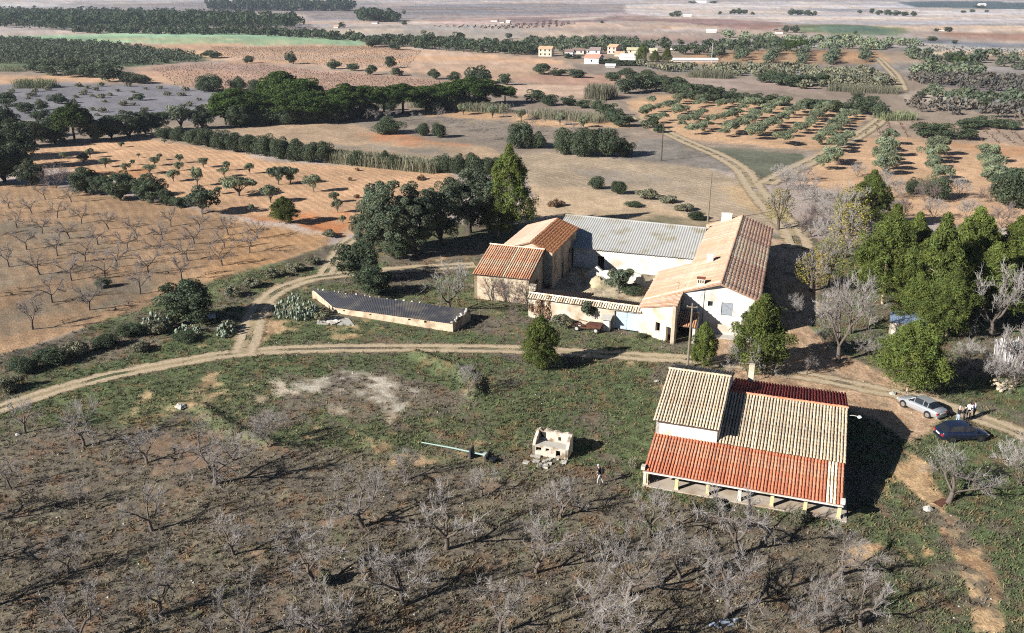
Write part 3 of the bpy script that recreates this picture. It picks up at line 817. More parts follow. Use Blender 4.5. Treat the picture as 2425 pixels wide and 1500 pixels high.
tiled_roof(LH, 'catslide_roof', (-8.8, 13.88, zr(8.8)), (-8.8, 2.1, zr(8.8)), (0, 2.1, RZ), (0, 13.88, RZ), 0.27, peach, T_VALLEYP, label='long faded peach slope reaching down over the wing')
tiled_roof(LH, 'catslide_roof', (-8.8, 2.08, zr(8.8)), (-8.8, -0.55, zr(8.8)), (-4.15, -3.25, zr(4.15)), (-4.15, 2.08, zr(4.15)), 0.27, peach, T_VALLEYP)
tiled_roof(LH, 'catslide_roof', (-4.14, 2.08, zr(4.14)), (-4.14, 1.6, zr(4.14)), (0, 1.1, RZ), (0, 2.08, RZ), 0.27, peach, T_VALLEYP)
# walls
FZ = 1.75
wall(LH, 'end_wall', (-4.3, FZ), (4.25, FZ), [(0, zr(4.3) - 0.12), (4.3, RZ - 0.12), (8.55, zr(4.25) - 0.12)],
     [(4.55, 5.85, 2.5, 4.0), (3.0, 3.55, 3.4, 4.0)], 0.4, M_WHITE, label='white limewashed end wall')
win = MB().box(0.26, 1.54, FZ + 0.10, FZ + 0.16, 2.51, 3.99).build('window', M_SHUTTER, LH)
for k in range(9):
    MB().box(0.32, 1.48, FZ + 0.07, FZ + 0.10, 2.58 + k * 0.155, 2.68 + k * 0.155).build('shutter_slat', M_SHUTTER, win)
MB().box(0.20, 1.60, FZ - 0.06, FZ + 0.1, 2.42, 2.50).build('window_sill', M_WHITE, win)
w2 = MB().box(-1.29, -0.76, FZ + 0.2, FZ + 0.26, 3.41, 3.99).build('window', M_GLASS, LH)
MB().box(-1.36, -0.69, FZ - 0.05, FZ + 0.1, 3.32, 3.40).build('window_sill', M_WHITE, w2)
wall(LH, 'long_wall', (4.25, FZ), (4.25, 35.0), [(0, zr(4.25) - 0.1), (33.25, zr(4.25) - 0.1)], [(4, 5, 0, 2.1), (9, 10, 1, 2.2), (15, 16, 1, 2.2), (22, 23, 1, 2.2)], 0.4, M_CREAM)
wall(LH, 'end_wall', (4.25, 35.0), (-4.45, 35.0), [(0, zr(4.25) - 0.1), (4.25, RZ - 0.1), (8.7, zr(4.45) - 0.1)], [], 0.4, M_CREAM)
wall(LH, 'long_wall', (-4.45, 35.0), (-4.45, 14.0), [(0, zr(4.45) - 0.1), (21, zr(4.45) - 0.1)], [(14, 15, 0, 2.1)], 0.4, M_CREAM)
wall(LH, 'wing_wall', (-8.6, 13.7), (-8.6, -0.45), [(0, zr(8.6) - 0.1), (14.15, zr(8.6) - 0.1)], [(4, 5, 0, 2.0)], 0.35, M_CREAM)
wall(LH, 'wing_wall', (-4.45, 14.0), (-8.6, 14.0), [(0, zr(4.45) - 0.1), (4.15, zr(8.6) - 0.1)], [], 0.35, M_CREAM)
fw = math.hypot(4.3, 2.5)
wall(LH, 'wing_wall', (-8.6, -0.45), (-4.35, -2.95), [(0, zr(8.6) - 0.1), (fw - 0.05, zr(4.35) - 0.15)], [(2.2, 2.85, 0.9, 2.0), (3.75, 4.45, 0.0, 1.9)], 0.35, M_CREAM, label='cream front wall of the wing')
wall(LH, 'wing_wall', (-4.35, -2.95), (-4.35, 1.75), [(0, zr(4.35) - 0.15), (4.7, zr(4.35) - 0.15)], [(1.2, 2.4, 0.0, 2.0)], 0.35, M_OLDWALL)
MB().box(-7.0, -4.9, -0.5, 0.1, 0.0, 2.0).build('dark_room', M_INSHADE, LH)  # dark block behind the openings paints in the shade of the room
# lean-to in the notch: small tiled roof on a pillar
tiled_roof(LH, 'lean_to_roof', (-4.25, -2.1, 2.0), (-2.1, -2.1, 2.0), (-2.1, 0.75, 2.75), (-4.25, 0.75, 2.75), 0.25, [(T_BARN, 1)], T_VALLEY)
MB().box(-2.45, -2.15, -1.95, -1.65, -0.2, 1.95).build('pillar', M_WHITE, LH)
wall(LH, 'lean_to_wall', (-2.15, -1.9), (-2.15, 1.75), [(0, 1.9), (3.65, 2.7)], [], 0.25, M_WHITE)
MB().box(-4.2, -2.3, 1.2, 1.7, 0, 2.5).build('dark_room', M_INSHADE, LH)  # dark block paints in the shade below the lean-to
MB().tube([(4.1, FZ - 0.06, 4.6), (4.1, FZ - 0.06, 0.1)], 0.05, 6).build('drainpipe', M_CONCRETE, LH)
MB().tube([(-1.75, FZ - 0.04, 5.5), (-1.78, FZ - 0.04, 3.2), (-1.75, FZ - 0.04, 0.6)], 0.025, 5).build('wall_cable', M_DARKWOOD, LH)
MB().box(2.6, 3.5, FZ - 0.03, FZ - 0.002, 0.15, 2.1).build('door', M_WOOD, LH)
MB().box(-2.0, 4.6, 0.55, FZ, -0.2, 0.12).build('paved_apron', M_CONCRETE, LH)
ch = chimney(LH, -2.35, 2.75, 5.2, 6.35, 0.85, 0.6, M_CREAM, T_VALLEYO)
for k in range(3):
    MB().box(-2.67 + k * 0.25, -2.55 + k * 0.25, 2.43, 2.46, 5.85, 6.2).build('chimney_vent', M_INSHADE, ch)  # dark blocks painted as the shade in the vent holes
chimney(LH, -2.3, 12.4, 5.2, 6.5, 0.8, 0.7, M_WHITE, M_WHITE)
chimney(LH, -2.2, 34.6, 5.2, 6.6, 1.5, 0.6, M_WHITE, M_WHITE)
MB().box(-4.9, -4.5, 32.3, 32.7, 4.2, 5.3).build('brick_pier', M_STONE, LH)
MB().tube([(-4.9, 3.0, 4.4), (-4.9, 3.0, 5.55)], 0.03, 5).tube([(-5.1, 3.0, 5.5), (-4.75, 3.05, 5.35)], 0.025, 4).build('roof_aerial', M_WOOD, LH)
MB().tube([(3.3, 32, 5.0), (3.3, 32, 6.6)], 0.025, 5).tube([(2.7, 31.6, 6.5), (3.9, 32.4, 6.5)], 0.02, 4).build('roof_aerial', M_WOOD, LH)

# grey corrugated shed across the back of the yard
GS = fempty('grey_shed', 'long shed with grey corrugated roof across the back of the yard', 'shed')
def corrugated(parent, name, e0, e1, r1, r0, pitch, amp, m):
    e0, e1, r1, r0 = (Vector(p) for p in (e0, e1, r1, r0))
    n = ((e1 - e0).cross(r0 - e0)).normalized()
    if n.z < 0: n = -n
    cnt = int((e1 - e0).length / pitch * 4)
    v = []; f = []
    for i in range(cnt + 1):
        t = i / cnt
        o = n * (amp * math.sin(i * math.pi / 2 + 0.3))
        a = e0.lerp(e1, t) + o; b = r0.lerp(r1, t) + o
        v += [tuple(a), tuple(a.lerp(b, 0.5) + n * 0.012), tuple(a.lerp(b, 0.5)), tuple(b)]
        if i:
            k = 4 * (i - 1)
            f += [(k, k + 4, k + 5, k + 1), (k + 2, k + 6, k + 7, k + 3)]
    me = np_mesh(name, np.array(v), np.array(f)); me.materials.append(m)
    return link(bpy.data.objects.new(name, me), parent)
M_FIBRO = mat('fibre_cement', alb(196, 194, 188, 1.5), 0.9, 0.12, 1.0, c2=alb(176, 168, 146, 1.5), mix2=0.35, bump=0.1)
gr = corrugated(GS, 'corrugated_roof', (-26.4, 22.1, 3.0), (-4.75, 21.6, 3.0), (-4.75, 31.3, 5.0), (-26.4, 33.0, 5.0), 0.36, 0.05, M_FIBRO)
MB().hexa([(-26.5, 32.9, 4.9), (-4.7, 31.2, 4.9), (-4.7, 31.5, 4.9), (-26.5, 33.2, 4.9)], [(-26.5, 32.9, 5.10), (-4.7, 31.2, 5.10), (-4.7, 31.5, 5.10), (-26.5, 33.2, 5.10)]).build('ridge_cap', M_FIBRO, gr)
wall(GS, 'front_wall', (-22.5, 22.4), (-4.9, 22.0), [(0, 2.95), (17.6, 2.95)], [(3.6, 4.6, 0, 2.0)], 0.35, M_WHITE)
wall(GS, 'rear_wall', (-4.9, 31.0), (-26.2, 32.6), [(0, 4.8), (21.3, 4.8)], [], 0.35, M_CREAM)
wall(GS, 'side_wall', (-26.2, 32.6), (-26.2, 22.4), [(0, 4.8), (10.2, 2.95)], [], 0.35, M_CREAM)

# gabled barn with orange slope, and the striped roof in front of it
B2 = fempty('gabled_barn', 'tall barn with an orange tiled slope and a pale pink slope', 'barn')
tiled_roof(B2, 'east_roof', (-22.5, 11.6, 5.05), (-22.5, 25.4, 5.05), (-25.8, 25.4, 6.3), (-25.8, 11.6, 6.3), 0.28, [(T_BARNO, 1)], T_VALLEYO, label='orange tiled slope')
tiled_roof(B2, 'west_roof', (-30.4, 25.9, 4.75), (-30.4, 11.6, 4.75), (-25.82, 11.6, 6.3), (-25.82, 25.4, 6.3), 0.28, [(T_PINK, 1)], T_VALLEYP, label='pale pink tiled slope')
wall(B2, 'side_wall', (-22.75, 11.8), (-22.75, 25.2), [(0, 4.98), (13.4, 4.98)], [(5, 6.2, 0, 2.2), (9, 9.8, 2.4, 3.2)], 0.4, M_OLDWALL)
wall(B2, 'gable_wall', (-30.1, 11.85), (-22.75, 11.85), [(0, 4.7), (4.3, 6.2), (7.35, 4.98)], [], 0.4, M_OLDWALL)
wall(B2, 'gable_wall', (-22.75, 25.2), (-30.1, 25.2), [(0, 4.98), (3.05, 6.2), (7.35, 4.7)], [], 0.4, M_OLDWALL)
wall(B2, 'side_wall', (-30.1, 25.2), (-30.1, 11.85), [(0, 4.7), (13.35, 4.7)], [], 0.4, M_OLDWALL)
B1 = fempty('striped_barn', 'stone barn with striped orange and lichen grey tiled roof beside the gate wall', 'barn')
def barnrow(t, i):
    if 0.47 < t < 0.62: return T_BARNG if i % 2 else T_BARN
    return T_BARN
tiled_roof(B1, 'roof', (-31.5, 4.75, 3.40), (-23.7, 4.75, 3.40), (-23.7, 11.55, 5.45), (-31.5, 11.9, 5.45), 0.31, barnrow, T_VALLEY, cap=T_CREAMT)
wall(B1, 'front_wall', (-31.3, 5.0), (-23.9, 5.0), [(0, 3.35), (7.4, 3.35)], [], 0.4, M_STONE, label='pale rubble stone front')
wall(B1, 'side_wall', (-23.9, 5.0), (-23.9, 11.5), [(0, 3.35), (6.5, 5.3)], [(2.5, 4.0, 0, 2.3)], 0.4, M_OLDWALL)
wall(B1, 'side_wall', (-31.3, 11.5), (-31.3, 5.0), [(0, 5.3), (6.5, 3.35)], [], 0.4, M_STONE)
wall(B1, 'rear_wall', (-23.9, 11.5), (-31.3, 11.5), [(0, 5.3), (7.4, 5.3)], [], 0.4, M_STONE)
MB().box(-23.6, -22.7, 3.9, 4.7, -0.2, 2.9).rough(0.04, 3).build('stone_pier', M_CREAM, B1)

# gate wall with tiled coping, lean-to behind it and pale blue double door
GW = fempty('gate_wall', 'long cream yard wall with tiled coping and pale blue double gate', 'wall')
gl = math.hypot(14.1, 1.0)
P0 = Vector((-22.6, 0.55)); P1 = Vector((-8.55, -0.42))
gd = (P1 - P0).normalized()
wall(GW, 'wall', P0, P1, [(0, 2.62), ((P1 - P0).length, 2.62)], [(10.85, 13.85, 0.0, 2.35)], 0.45, M_CREAM)
def gp(t, off, z):   # along the wall, off behind it
    n = Vector((-gd.y, gd.x)); q = P0 + gd * t + n * off
    return (q.x, q.y, z)
GL = (P1 - P0).length
tiled_roof(GW, 'coping', gp(-0.1, -0.28, 2.58), gp(GL + 0.05, -0.28, 2.58), gp(GL + 0.05, 0.55, 2.95), gp(-0.1, 0.55, 2.95), 0.30, [(T_CREAMT, 3), (T_BEIGE, 3)], T_VALLEY, cap=T_CREAMT)
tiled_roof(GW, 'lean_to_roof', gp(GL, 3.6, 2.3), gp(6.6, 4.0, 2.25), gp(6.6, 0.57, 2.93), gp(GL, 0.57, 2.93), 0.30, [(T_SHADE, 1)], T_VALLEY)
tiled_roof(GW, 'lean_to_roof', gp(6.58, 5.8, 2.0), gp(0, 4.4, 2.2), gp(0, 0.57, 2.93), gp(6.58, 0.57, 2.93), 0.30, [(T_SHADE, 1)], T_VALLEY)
for a, b in ((10.87, 12.33), (12.36, 13.83)):
    q0, q1, q2, q3 = gp(a, 0.20, 0), gp(b, 0.20, 0), gp(b, 0.28, 0), gp(a, 0.28, 0)
    leaf = MB().hexa([(p[0], p[1], 0.05) for p in (q0, q1, q2, q3)], [(p[0], p[1], 2.33) for p in (q0, q1, q2, q3)]).build('gate_leaf', M_BLUEDOOR, GW)
    for zz in (0.15, 1.15, 2.15):
        q0, q1, q2, q3 = gp(a + 0.05, 0.17, 0), gp(b - 0.05, 0.17, 0), gp(b - 0.05, 0.20, 0), gp(a + 0.05, 0.20, 0)
        MB().hexa([(p[0], p[1], zz) for p in (q0, q1, q2, q3)], [(p[0], p[1], zz + 0.09) for p in (q0, q1, q2, q3)]).build('gate_rail', M_BLUEDOOR, leaf)
q = [gp(10.6, -0.10, 0), gp(14.1, -0.10, 0), gp(14.1, 0.02, 0), gp(10.6, 0.02, 0)]
MB().hexa([(p[0], p[1], 2.36) for p in q], [(p[0], p[1], 2.52) for p in q]).build('lintel', M_WHITE, GW)

# ruined inner yard wall and rubble
RW = fempty('yard_ruin', 'broken cream yard wall standing in rubble below the grey roof', 'ruin')
wall(RW, 'wall', (-19.0, 17.2), (-6.0, 15.6), [(0, 1.2), (1.2, 2.1), (2.0, 1.5), (3.5, 1.8), (5, 1.0), (6.5, 1.9), (7.6, 1.7), (8.2, 0.6), (9.5, 1.6), (11, 1.2), (13.1, 0.8)], [], 0.45, M_WHITE)
for k, (x, y, r, h) in enumerate(((-17.2, 15.6, 2.6, 1.2), (-12.2, 15.0, 2.2, 0.9), (-8.2, 15.0, 1.8, 0.8), (-15.6, 18.6, 2.2, 1.0))):
    v = []; f = []
    n, m_ = 18, 6
    rr = random.Random(k)
    for j in range(m_ + 1):
        for i in range(n):
            a = 2 * math.pi * i / n; q = r * j / m_
            v.append((x + q * math.cos(a) * rr.uniform(0.85, 1.15), y + 0.7 * q * math.sin(a) * rr.uniform(0.85, 1.15), h * (1 - (j / m_) ** 1.4) * rr.uniform(0.75, 1.2) - 0.1))
    for j in range(m_):
        for i in range(n):
            f.append((j * n + i, (j + 1) * n + i, (j + 1) * n + (i + 1) % n, j * n + (i + 1) % n))
    me = np_mesh('rubble_heap', np.array(v), np.array(f)); me.materials.append(mat('rubble', alb(206, 190, 156), 0.95, 0.3, 2.0, c2=alb(150, 140, 108), mix2=0.5, bump=1.0))
    link(bpy.data.objects.new('rubble_heap', me), RW)

# ------------------------------------------------------------------ low shed with the dark sheet roof (front corner near the tree)
SH = empty('low_shed', (-6.95, 95.0, 0), -math.radians(20.5), 'long low shed with dark slate grey sheet roof and broken masonry front', 'shed')
M_SLATE = mat('dark_sheet', alb(78, 78, 84), 0.75, 0.2, 0.9, c2=alb(112, 106, 98), mix2=0.5, bump=0.2, scale2=0.5)
dr = corrugated(SH, 'corrugated_roof', (-16.6, 0.75, 0.80), (-0.1, -0.1, 1.12), (0.45, 4.5, 1.34), (-22.4, 5.1, 1.15), 0.3, 0.022, M_SLATE)
wall(SH, 'front_wall', (-16.4, 0.9), (0.0, 0.05), [(0, .74), (3, .70), (6, .86), (9, .84), (12, 1.0), (16.42, 1.06)], [(10.4, 10.8, 0.6, 0.82), (12.6, 12.95, 0.6, 0.9), (1.2, 1.45, 0.4, 0.6), (5.0, 5.3, 0.45, 0.62)], 0.35, M_STONE, label='broken pale masonry front')
wall(SH, 'side_wall', (0.0, 0.05), (0.45, 4.3), [(0, 1.2), (1.5, 1.0), (2.2, 1.25), (4.27, 1.3)], [], 0.35, M_STONE)
wall(SH, 'rear_wall', (0.45, 4.3), (-22.0, 4.9), [(0, 1.25), (22.4, 1.05)], [], 0.35, M_STONE)
wall(SH, 'side_wall', (-22.0, 4.9), (-16.4, 0.9), [(0, 1.05), (6.8, 0.7)], [], 0.35, M_STONE)
MB().hexa([(-16, 1.5, 0), (-.4, .7, 0), (-.4, .8, 0), (-16, 1.6, 0)], [(-16, 1.5, .7), (-.4, .7, 1.0), (-.4, .8, 1.0), (-16, 1.6, .7)]).build('dark_room', M_INSHADE, SH)  # dark sheet behind the wall holes, in place of the shade inside
for k in range(26):     # stones laid on the roof edges
    rr = random.Random(k)
    if k < 14:
        t = k / 13; x, y, z = -21.5 + t * 15 + rr.uniform(-.3, .3), 4.85 + rr.uniform(-.2, .2), 1.20
    else:
        t = (k - 14) / 11; x, y, z = 0.1 + rr.uniform(-.3, .1), 0.1 + t * 4.2, 1.18 + 0.2 * t
    s = rr.uniform(0.10, 0.20)
    MB().lathe([(s * 0.7, -s * 0.5), (s, 0), (s * 0.6, s * 0.6)], 6, 'z', (x, y, z + s * 0.3)).rough(s * 0.25, k).build('roof_stone', M_CONCRETE, dr)

# small blue roofed hut under the pines
p = at(2150, 800)
HB = empty('blue_roofed_hut', p, -math.radians(24), 'small hut with pale blue grey sheet roof under the pines', 'hut')
corrugated(HB, 'corrugated_roof', (-2.2, -0.2, 1.7), (1.9, -0.2, 1.7), (1.9, 2.6, 2.25), (-2.2, 2.6, 2.25), 0.2, 0.02, mat('pale_blue_sheet', alb(132, 148, 170, 1.4), 0.6, 0.12, 1.0))
wall(HB, 'front_wall', (-2.1, 0), (1.8, 0), [(0, 1.65), (3.9, 1.65)], [], 0.25, M_CREAM)
wall(HB, 'side_wall', (1.8, 0), (1.8, 2.5), [(0, 1.65), (2.5, 2.15)], [(0.8, 1.4, 0.9, 1.4)], 0.25, M_YELLOW)
wall(HB, 'rear_wall', (1.8, 2.5), (-2.1, 2.5), [(0, 2.15), (3.9, 2.15)], [], 0.25, M_CREAM)
wall(HB, 'side_wall', (-2.1, 2.5), (-2.1, 0), [(0, 2.15), (2.5, 1.65)], [], 0.25, M_CREAM)

# ------------------------------------------------------------------ village and far farmhouses
def far_house(px, py, wpx, hpx, wall_c, roof_c, label, depth=7.0, rz=-0.15, wins=0, floors=1, shed=False):
    """px,py: front left foot of the house; wpx,hpx: size of the front to the eave"""
    s = mpp(py)
    W, Hh = wpx * s * (1 if py > 105 else 0.8), hpx * s * (0.88 if py > 105 else 0.75)
    o = empty('far_house' if not shed else 'far_shed', at(px, py), rz, label, 'house', 'houses of the hamlet' if py > 105 else 'farmhouses far out on the plain')
    wm = mat('far_wall_%d_%d_%d' % wall_c, alb(*wall_c, 1.45), 0.9, 0.06, 0.3)
    rm = mat('far_roof_%d_%d_%d' % roof_c, alb(*roof_c, 1.3), 0.9, 0.15, 0.6)
    rise = 0.16 * depth
    mb = MB()
    mb.box(0, W, 0, depth, -0.5, Hh)
    mb.add([(0, 0, Hh), (0, depth, Hh), (0, depth / 2, Hh + rise), (W, 0, Hh), (W, depth, Hh), (W, depth / 2, Hh + rise)], [(0, 1, 2), (3, 5, 4)])
    mb.build('wall', wm, o)
    mb = MB(); e = 0.35; t = 0.18
    for y0, y1 in ((-e, depth / 2), (depth + e, depth / 2)):
        z0 = Hh + 0.02 - (e * rise / (depth / 2)); z1 = Hh + rise + 0.02
        mb.hexa([(-e, y0, z0), (W + e, y0, z0), (W + e, y1, z1), (-e, y1, z1)], [(-e, y0, z0 + t), (W + e, y0, z0 + t), (W + e, y1, z1 + t), (-e, y1, z1 + t)])
    mb.build('roof', rm, o)
    for fl in range(floors):
        for k in range(wins):
            x = W * (k + 0.5) / wins; z = Hh * (fl + 0.35) / floors
            MB().box(x - 0.45, x + 0.45, -0.05, 0.1, z, z + 1.1).build('window', M_GLASS, o)
    return o
WH, PK, CRM, TANR, BRN, RDR = (240, 234, 228), (226, 196, 182), (228, 218, 190), (214, 176, 140), (150, 126, 116), (226, 158, 134)
far_house(1275, 134, 32, 20, (230, 214, 190), TANR, 'square two storey cream house at the hamlet edge nearest the bare field', 8, -0.25, 3, 2)
far_house(1337, 134, 20, 12, WH, BRN, 'small white house with brown roof and grey shrubs before it', 8, -0.2, 1)
far_house(1356, 128, 27, 9, (226, 214, 204), BRN, 'low house under a long brown roof behind the small white house', 8, -0.2, 2)
far_house(1385, 128, 36, 10, WH, (168, 146, 140), 'white house with a wide grey brown roof in mid hamlet', 9, -0.2, 2)
far_house(1383, 151, 36, 15, WH, RDR, 'bright white house with pink red roof at the hamlet front', 10, -0.35, 1)
far_house(1438, 128, 22, 18, PK, TANR, 'tall pink gabled house rising above the hamlet', 9, -0.5, 2, 2)
far_house(1455, 134, 22, 7, CRM, TANR, 'low cream outbuilding at the foot of the tall pink house', 7, -0.3, 0, 1, True)
far_house(1484, 127, 36, 9, CRM, (206, 198, 158), 'yellow cream house with a pale yellow roof left of the dark pines', 8, -0.2, 2)
far_house(1466, 143, 40, 9, WH, (240, 236, 230), 'long white shed in front of the yellow cream house', 9, -0.4, 0, 1, True)
far_house(1537, 126, 18, 6, CRM, (210, 202, 170), 'cream house end showing between the dark pines', 8, -0.2, 1)
far_house(1587, 118, 18, 6, WH, (120, 114, 112), 'lone white house with dark roof right of the hamlet pines', 7, -0.3, 1)
far_house(1592, 146, 108, 4, WH, (240, 240, 236), 'very long low white shed right of the hamlet pines', 5, -0.03, 0, 1, True)
far_house(1434, 160, 22, 4, WH, (244, 242, 238), 'low white tank house below the hamlet hedge', 5, -0.2, 0, 1, True)
for i, (x, y, wv, hv, d, lb, rc) in enumerate((
        (1162, 52, 20, 5, 10, 'white farm with two blocks left of the striped orchard far out', BRN),
        (1184, 55, 12, 4, 9, 'small white block beside the white farm by the striped orchard', BRN),
        (1198, 55, 12, 5, 8, 'white barn at the corner of the striped far orchard', (236, 230, 224)),
        (880, 57, 18, 5, 9, 'white house before the small dark wood left of centre', BRN),
        (790, 67, 14, 5, 8, 'pale house with one dark tree left of the small wood', TANR),
        (876, 31, 20, 4, 14, 'thin white farm on the far grey plain', WH),
        (548, 14, 24, 5, 14, 'white farm cluster above the dark tree belt far left', WH),
        (1618, 40, 24, 4, 12, 'long white farm with trees on the pale plain', (236, 232, 228)),
        (1672, 78, 30, 6, 9, 'bright white farm beside the grey brown strip', WH),
        (1836, 80, 22, 6, 9, 'white farm below two round dark trees near the green field', BRN),
        (1640, 8, 40, 4, 30, 'large white farm at the very top of the plain', WH),
        (2226, 74, 12, 5, 9, 'white house by a lone round tree right of the green field', TANR),
        (1906, 37, 16, 3, 12, 'white house in front of the dark clump on the right plain', WH),
        (2318, 15, 20, 5, 20, 'pale farm on the dark green strip top right', WH))):
    far_house(x, y, wv, hv, (232, 224, 216), rc, lb, d * 0.8, -0.2)
# ------------------------------------------------------------------ vegetation: meshes shared by all trees of a kind
def leaf_quads(c, nrm, size, asp, tone):
    """rhombic leaf sprays: centres, normals, sizes -> verts, faces, colours"""
    n = len(c)
    r = rng.normal(size=(n, 3))
    a = np.cross(nrm, r); a /= np.linalg.norm(a, axis=1)[:, None] + 1e-9
    b = np.cross(nrm, a); b /= np.linalg.norm(b, axis=1)[:, None] + 1e-9
    s = size[:, None]
    v = np.stack([c + a * s, c + b * s * asp, c - a * s, c - b * s * asp], 1).reshape(-1, 3)
    f = np.arange(4 * n).reshape(n, 4)
    return v, f, np.repeat(tone, 4, 0)

def sphere_dirs(n):
    d = rng.normal(size=(n, 3)); return d / np.linalg.norm(d, axis=1)[:, None]

def clump_leaves(cen, rad, per, size, asp, flat=0.8, up=0.25, tint=0.12, hollow=0.72):
    """leaf sprays over the shell of each clump"""
    V = []; Fs = []; C = []; off = 0
    for (c, r) in zip(cen, rad):
        d = sphere_dirs(per); d[:, 2] += up; d /= np.linalg.norm(d, axis=1)[:, None]
        q = r * (hollow + (1.08 - hollow) * rng.random(per) ** 0.6)
        p = c + d * q[:, None] * np.array((1, 1, flat))
        nn = d * 0.75 + rng.normal(size=(per, 3)) * 0.55
        nn /= np.linalg.norm(nn, axis=1)[:, None]
        t = (1 + tint * rng.normal()) * (1 + tint * rng.normal(size=per))
        hue = rng.normal() * 0.05
        tone = np.stack([t * (1 + hue), t, t * (1 - hue)], 1)
        v, f, cc = leaf_quads(p, nn, size * (0.6 + 0.8 * rng.random(per)), asp, tone)
        V.append(v); Fs.append(f + off); C.append(cc); off += len(v)
    return np.vstack(V), np.vstack(Fs), np.clip(np.vstack(C), 0.35, 1.9)

def limb_mesh(segs, m, name='trunk'):
    """segs: list of (p0, p1, r0, r1, sides)"""
    V = []; Fq = []; off = 0
    sides = np.array([q[4] for q in segs])
    P0 = np.array([q[0] for q in segs], float); P1 = np.array([q[1] for q in segs], float)
    R0 = np.array([q[2] for q in segs]); R1 = np.array([q[3] for q in segs])
    for n in np.unique(sides):
        i = np.where(sides == n)[0]
        p0, p1, r0, r1 = P0[i], P1[i], R0[i], R1[i]
        d = p1 - p0; d /= np.linalg.norm(d, axis=1)[:, None] + 1e-9
        ref = np.where((np.abs(d[:, 2]) < 0.9)[:, None], np.array((0, 0, 1.0)), np.array((1.0, 0, 0)))
        a = np.cross(d, ref); a /= np.linalg.norm(a, axis=1)[:, None] + 1e-9; b = np.cross(a, d)
        t = np.arange(n) * 2 * np.pi / n
        ring = np.cos(t)[None, :, None] * a[:, None] + np.sin(t)[None, :, None] * b[:, None]
        v = np.concatenate([p0[:, None] + ring * r0[:, None, None], p1[:, None] + ring * r1[:, None, None]], 1)
        k = np.arange(n); k2 = (k + 1) % n
        f = np.stack([k, k2, n + k2, n + k], 1)[None] + (np.arange(len(i)) * 2 * n)[:, None, None]
        V.append(v.reshape(-1, 3)); Fq.append(f.reshape(-1, 4) + off); off += 2 * n * len(i)
    me = np_mesh(name, np.vstack(V), np.vstack(Fq)); me.materials.append(m)
    return me

B_GREY = mat('grey_bark', alb(118, 106, 96, 1.5), 0.95, 0.25, 3.0, rnd=0.12)
B_TWIG = mat('pale_twigs', alb(182, 174, 167, 1.5), 0.95, 0.15, 2.0, rnd=0.15)
B_TWIGB = mat('brown_twigs', alb(140, 124, 118, 1.5), 0.95, 0.2, 2.0, rnd=0.15)
B_TWIGL = mat('lilac_twigs', alb(164, 154, 148, 1.5), 0.95, 0.15, 2.0, rnd=0.12)
B_DARK = mat('dark_bark', alb(84, 74, 66, 1.5), 0.95, 0.25, 3.0)
B_PINE = mat('pine_bark', alb(190, 166, 140, 1.5), 0.95, 0.25, 3.0)
def leafmat(name, c, k=1.4, rnd=0.2, tr=0.22): return mat(name, alb(*c, k), 0.75, 0.0, 1.0, rnd=rnd, attr=True, spec=0.25, trans=tr)
L_OAK = leafmat('holm_oak_leaves', (104, 114, 90))
L_OAKD = leafmat('dark_evergreen_leaves', (88, 100, 74))
L_OLIVE = leafmat('olive_leaves', (136, 145, 114))
L_PINE = leafmat('aleppo_pine_needles', (104, 115, 54))
L_STONE = leafmat('stone_pine_needles', (74, 94, 40))
L_YELLOW = leafmat('turning_leaves', (164, 150, 78))
L_VINE = leafmat('yellow_vine_leaves', (226, 196, 120))
L_REED = leafmat('dry_reed', (142, 140, 116), 1.5)
L_REEDG = leafmat('green_reed', (138, 144, 108), 1.4)
L_SCRUB = leafmat('grey_green_scrub', (140, 138, 112))
L_BROWN = leafmat('dry_brown_scrub', (160, 130, 104))
L_CACTUS = mat('prickly_pear_pad', alb(146, 158, 136, 1.4), 0.6, 0.2, 3.0, rnd=0.1)

def broad(H, W, trunk_h, ncl, per, leaf, lm, bm, crad=(0.24, 0.36), name='tree', tint=0.13, low=False):
    zc_ = trunk_h + (H - trunk_h) * 0.5; hz = (H - trunk_h) * 0.5
    d = sphere_dirs(ncl); d[:, 2] = np.where(rng.random(ncl) < 0.7, np.abs(d[:, 2]), d[:, 2]) if not low else d[:, 2]
    q = 0.45 + 0.40 * rng.random(ncl)
    lob = 1 + 0.20 * np.sin(3 * np.arctan2(d[:, 1], d[:, 0]) + rng.random() * 6)
    cen = d * q[:, None] * np.array((W / 2, W / 2, hz)) * lob[:, None] + np.array((0, 0, zc_))
    rad = (crad[0] + (crad[1] - crad[0]) * rng.random(ncl)) * W / 2
    cen[:, 2] = np.maximum(cen[:, 2], rad * 0.7)
    v, f, c = clump_leaves(cen, rad, per, leaf, 0.55, tint=tint)
    me = np_mesh('crown', v, f, c); me.materials.append(lm)
    segs = []
    tr = max(0.05, W * 0.035)
    segs.append(((0, 0, -0.2), (0, 0, trunk_h), tr * 1.2, tr, 7))
    for k in range(0, ncl, max(1, ncl // 9)):
        mid = np.array((cen[k][0] * 0.4, cen[k][1] * 0.4, trunk_h + (cen[k][2] - trunk_h) * 0.5))
        segs.append(((0, 0, trunk_h * 0.85), mid, tr * 0.6, tr * 0.4, 5)); segs.append((mid, cen[k], tr * 0.4, tr * 0.15, 4))
    return me, limb_mesh(segs, bm)

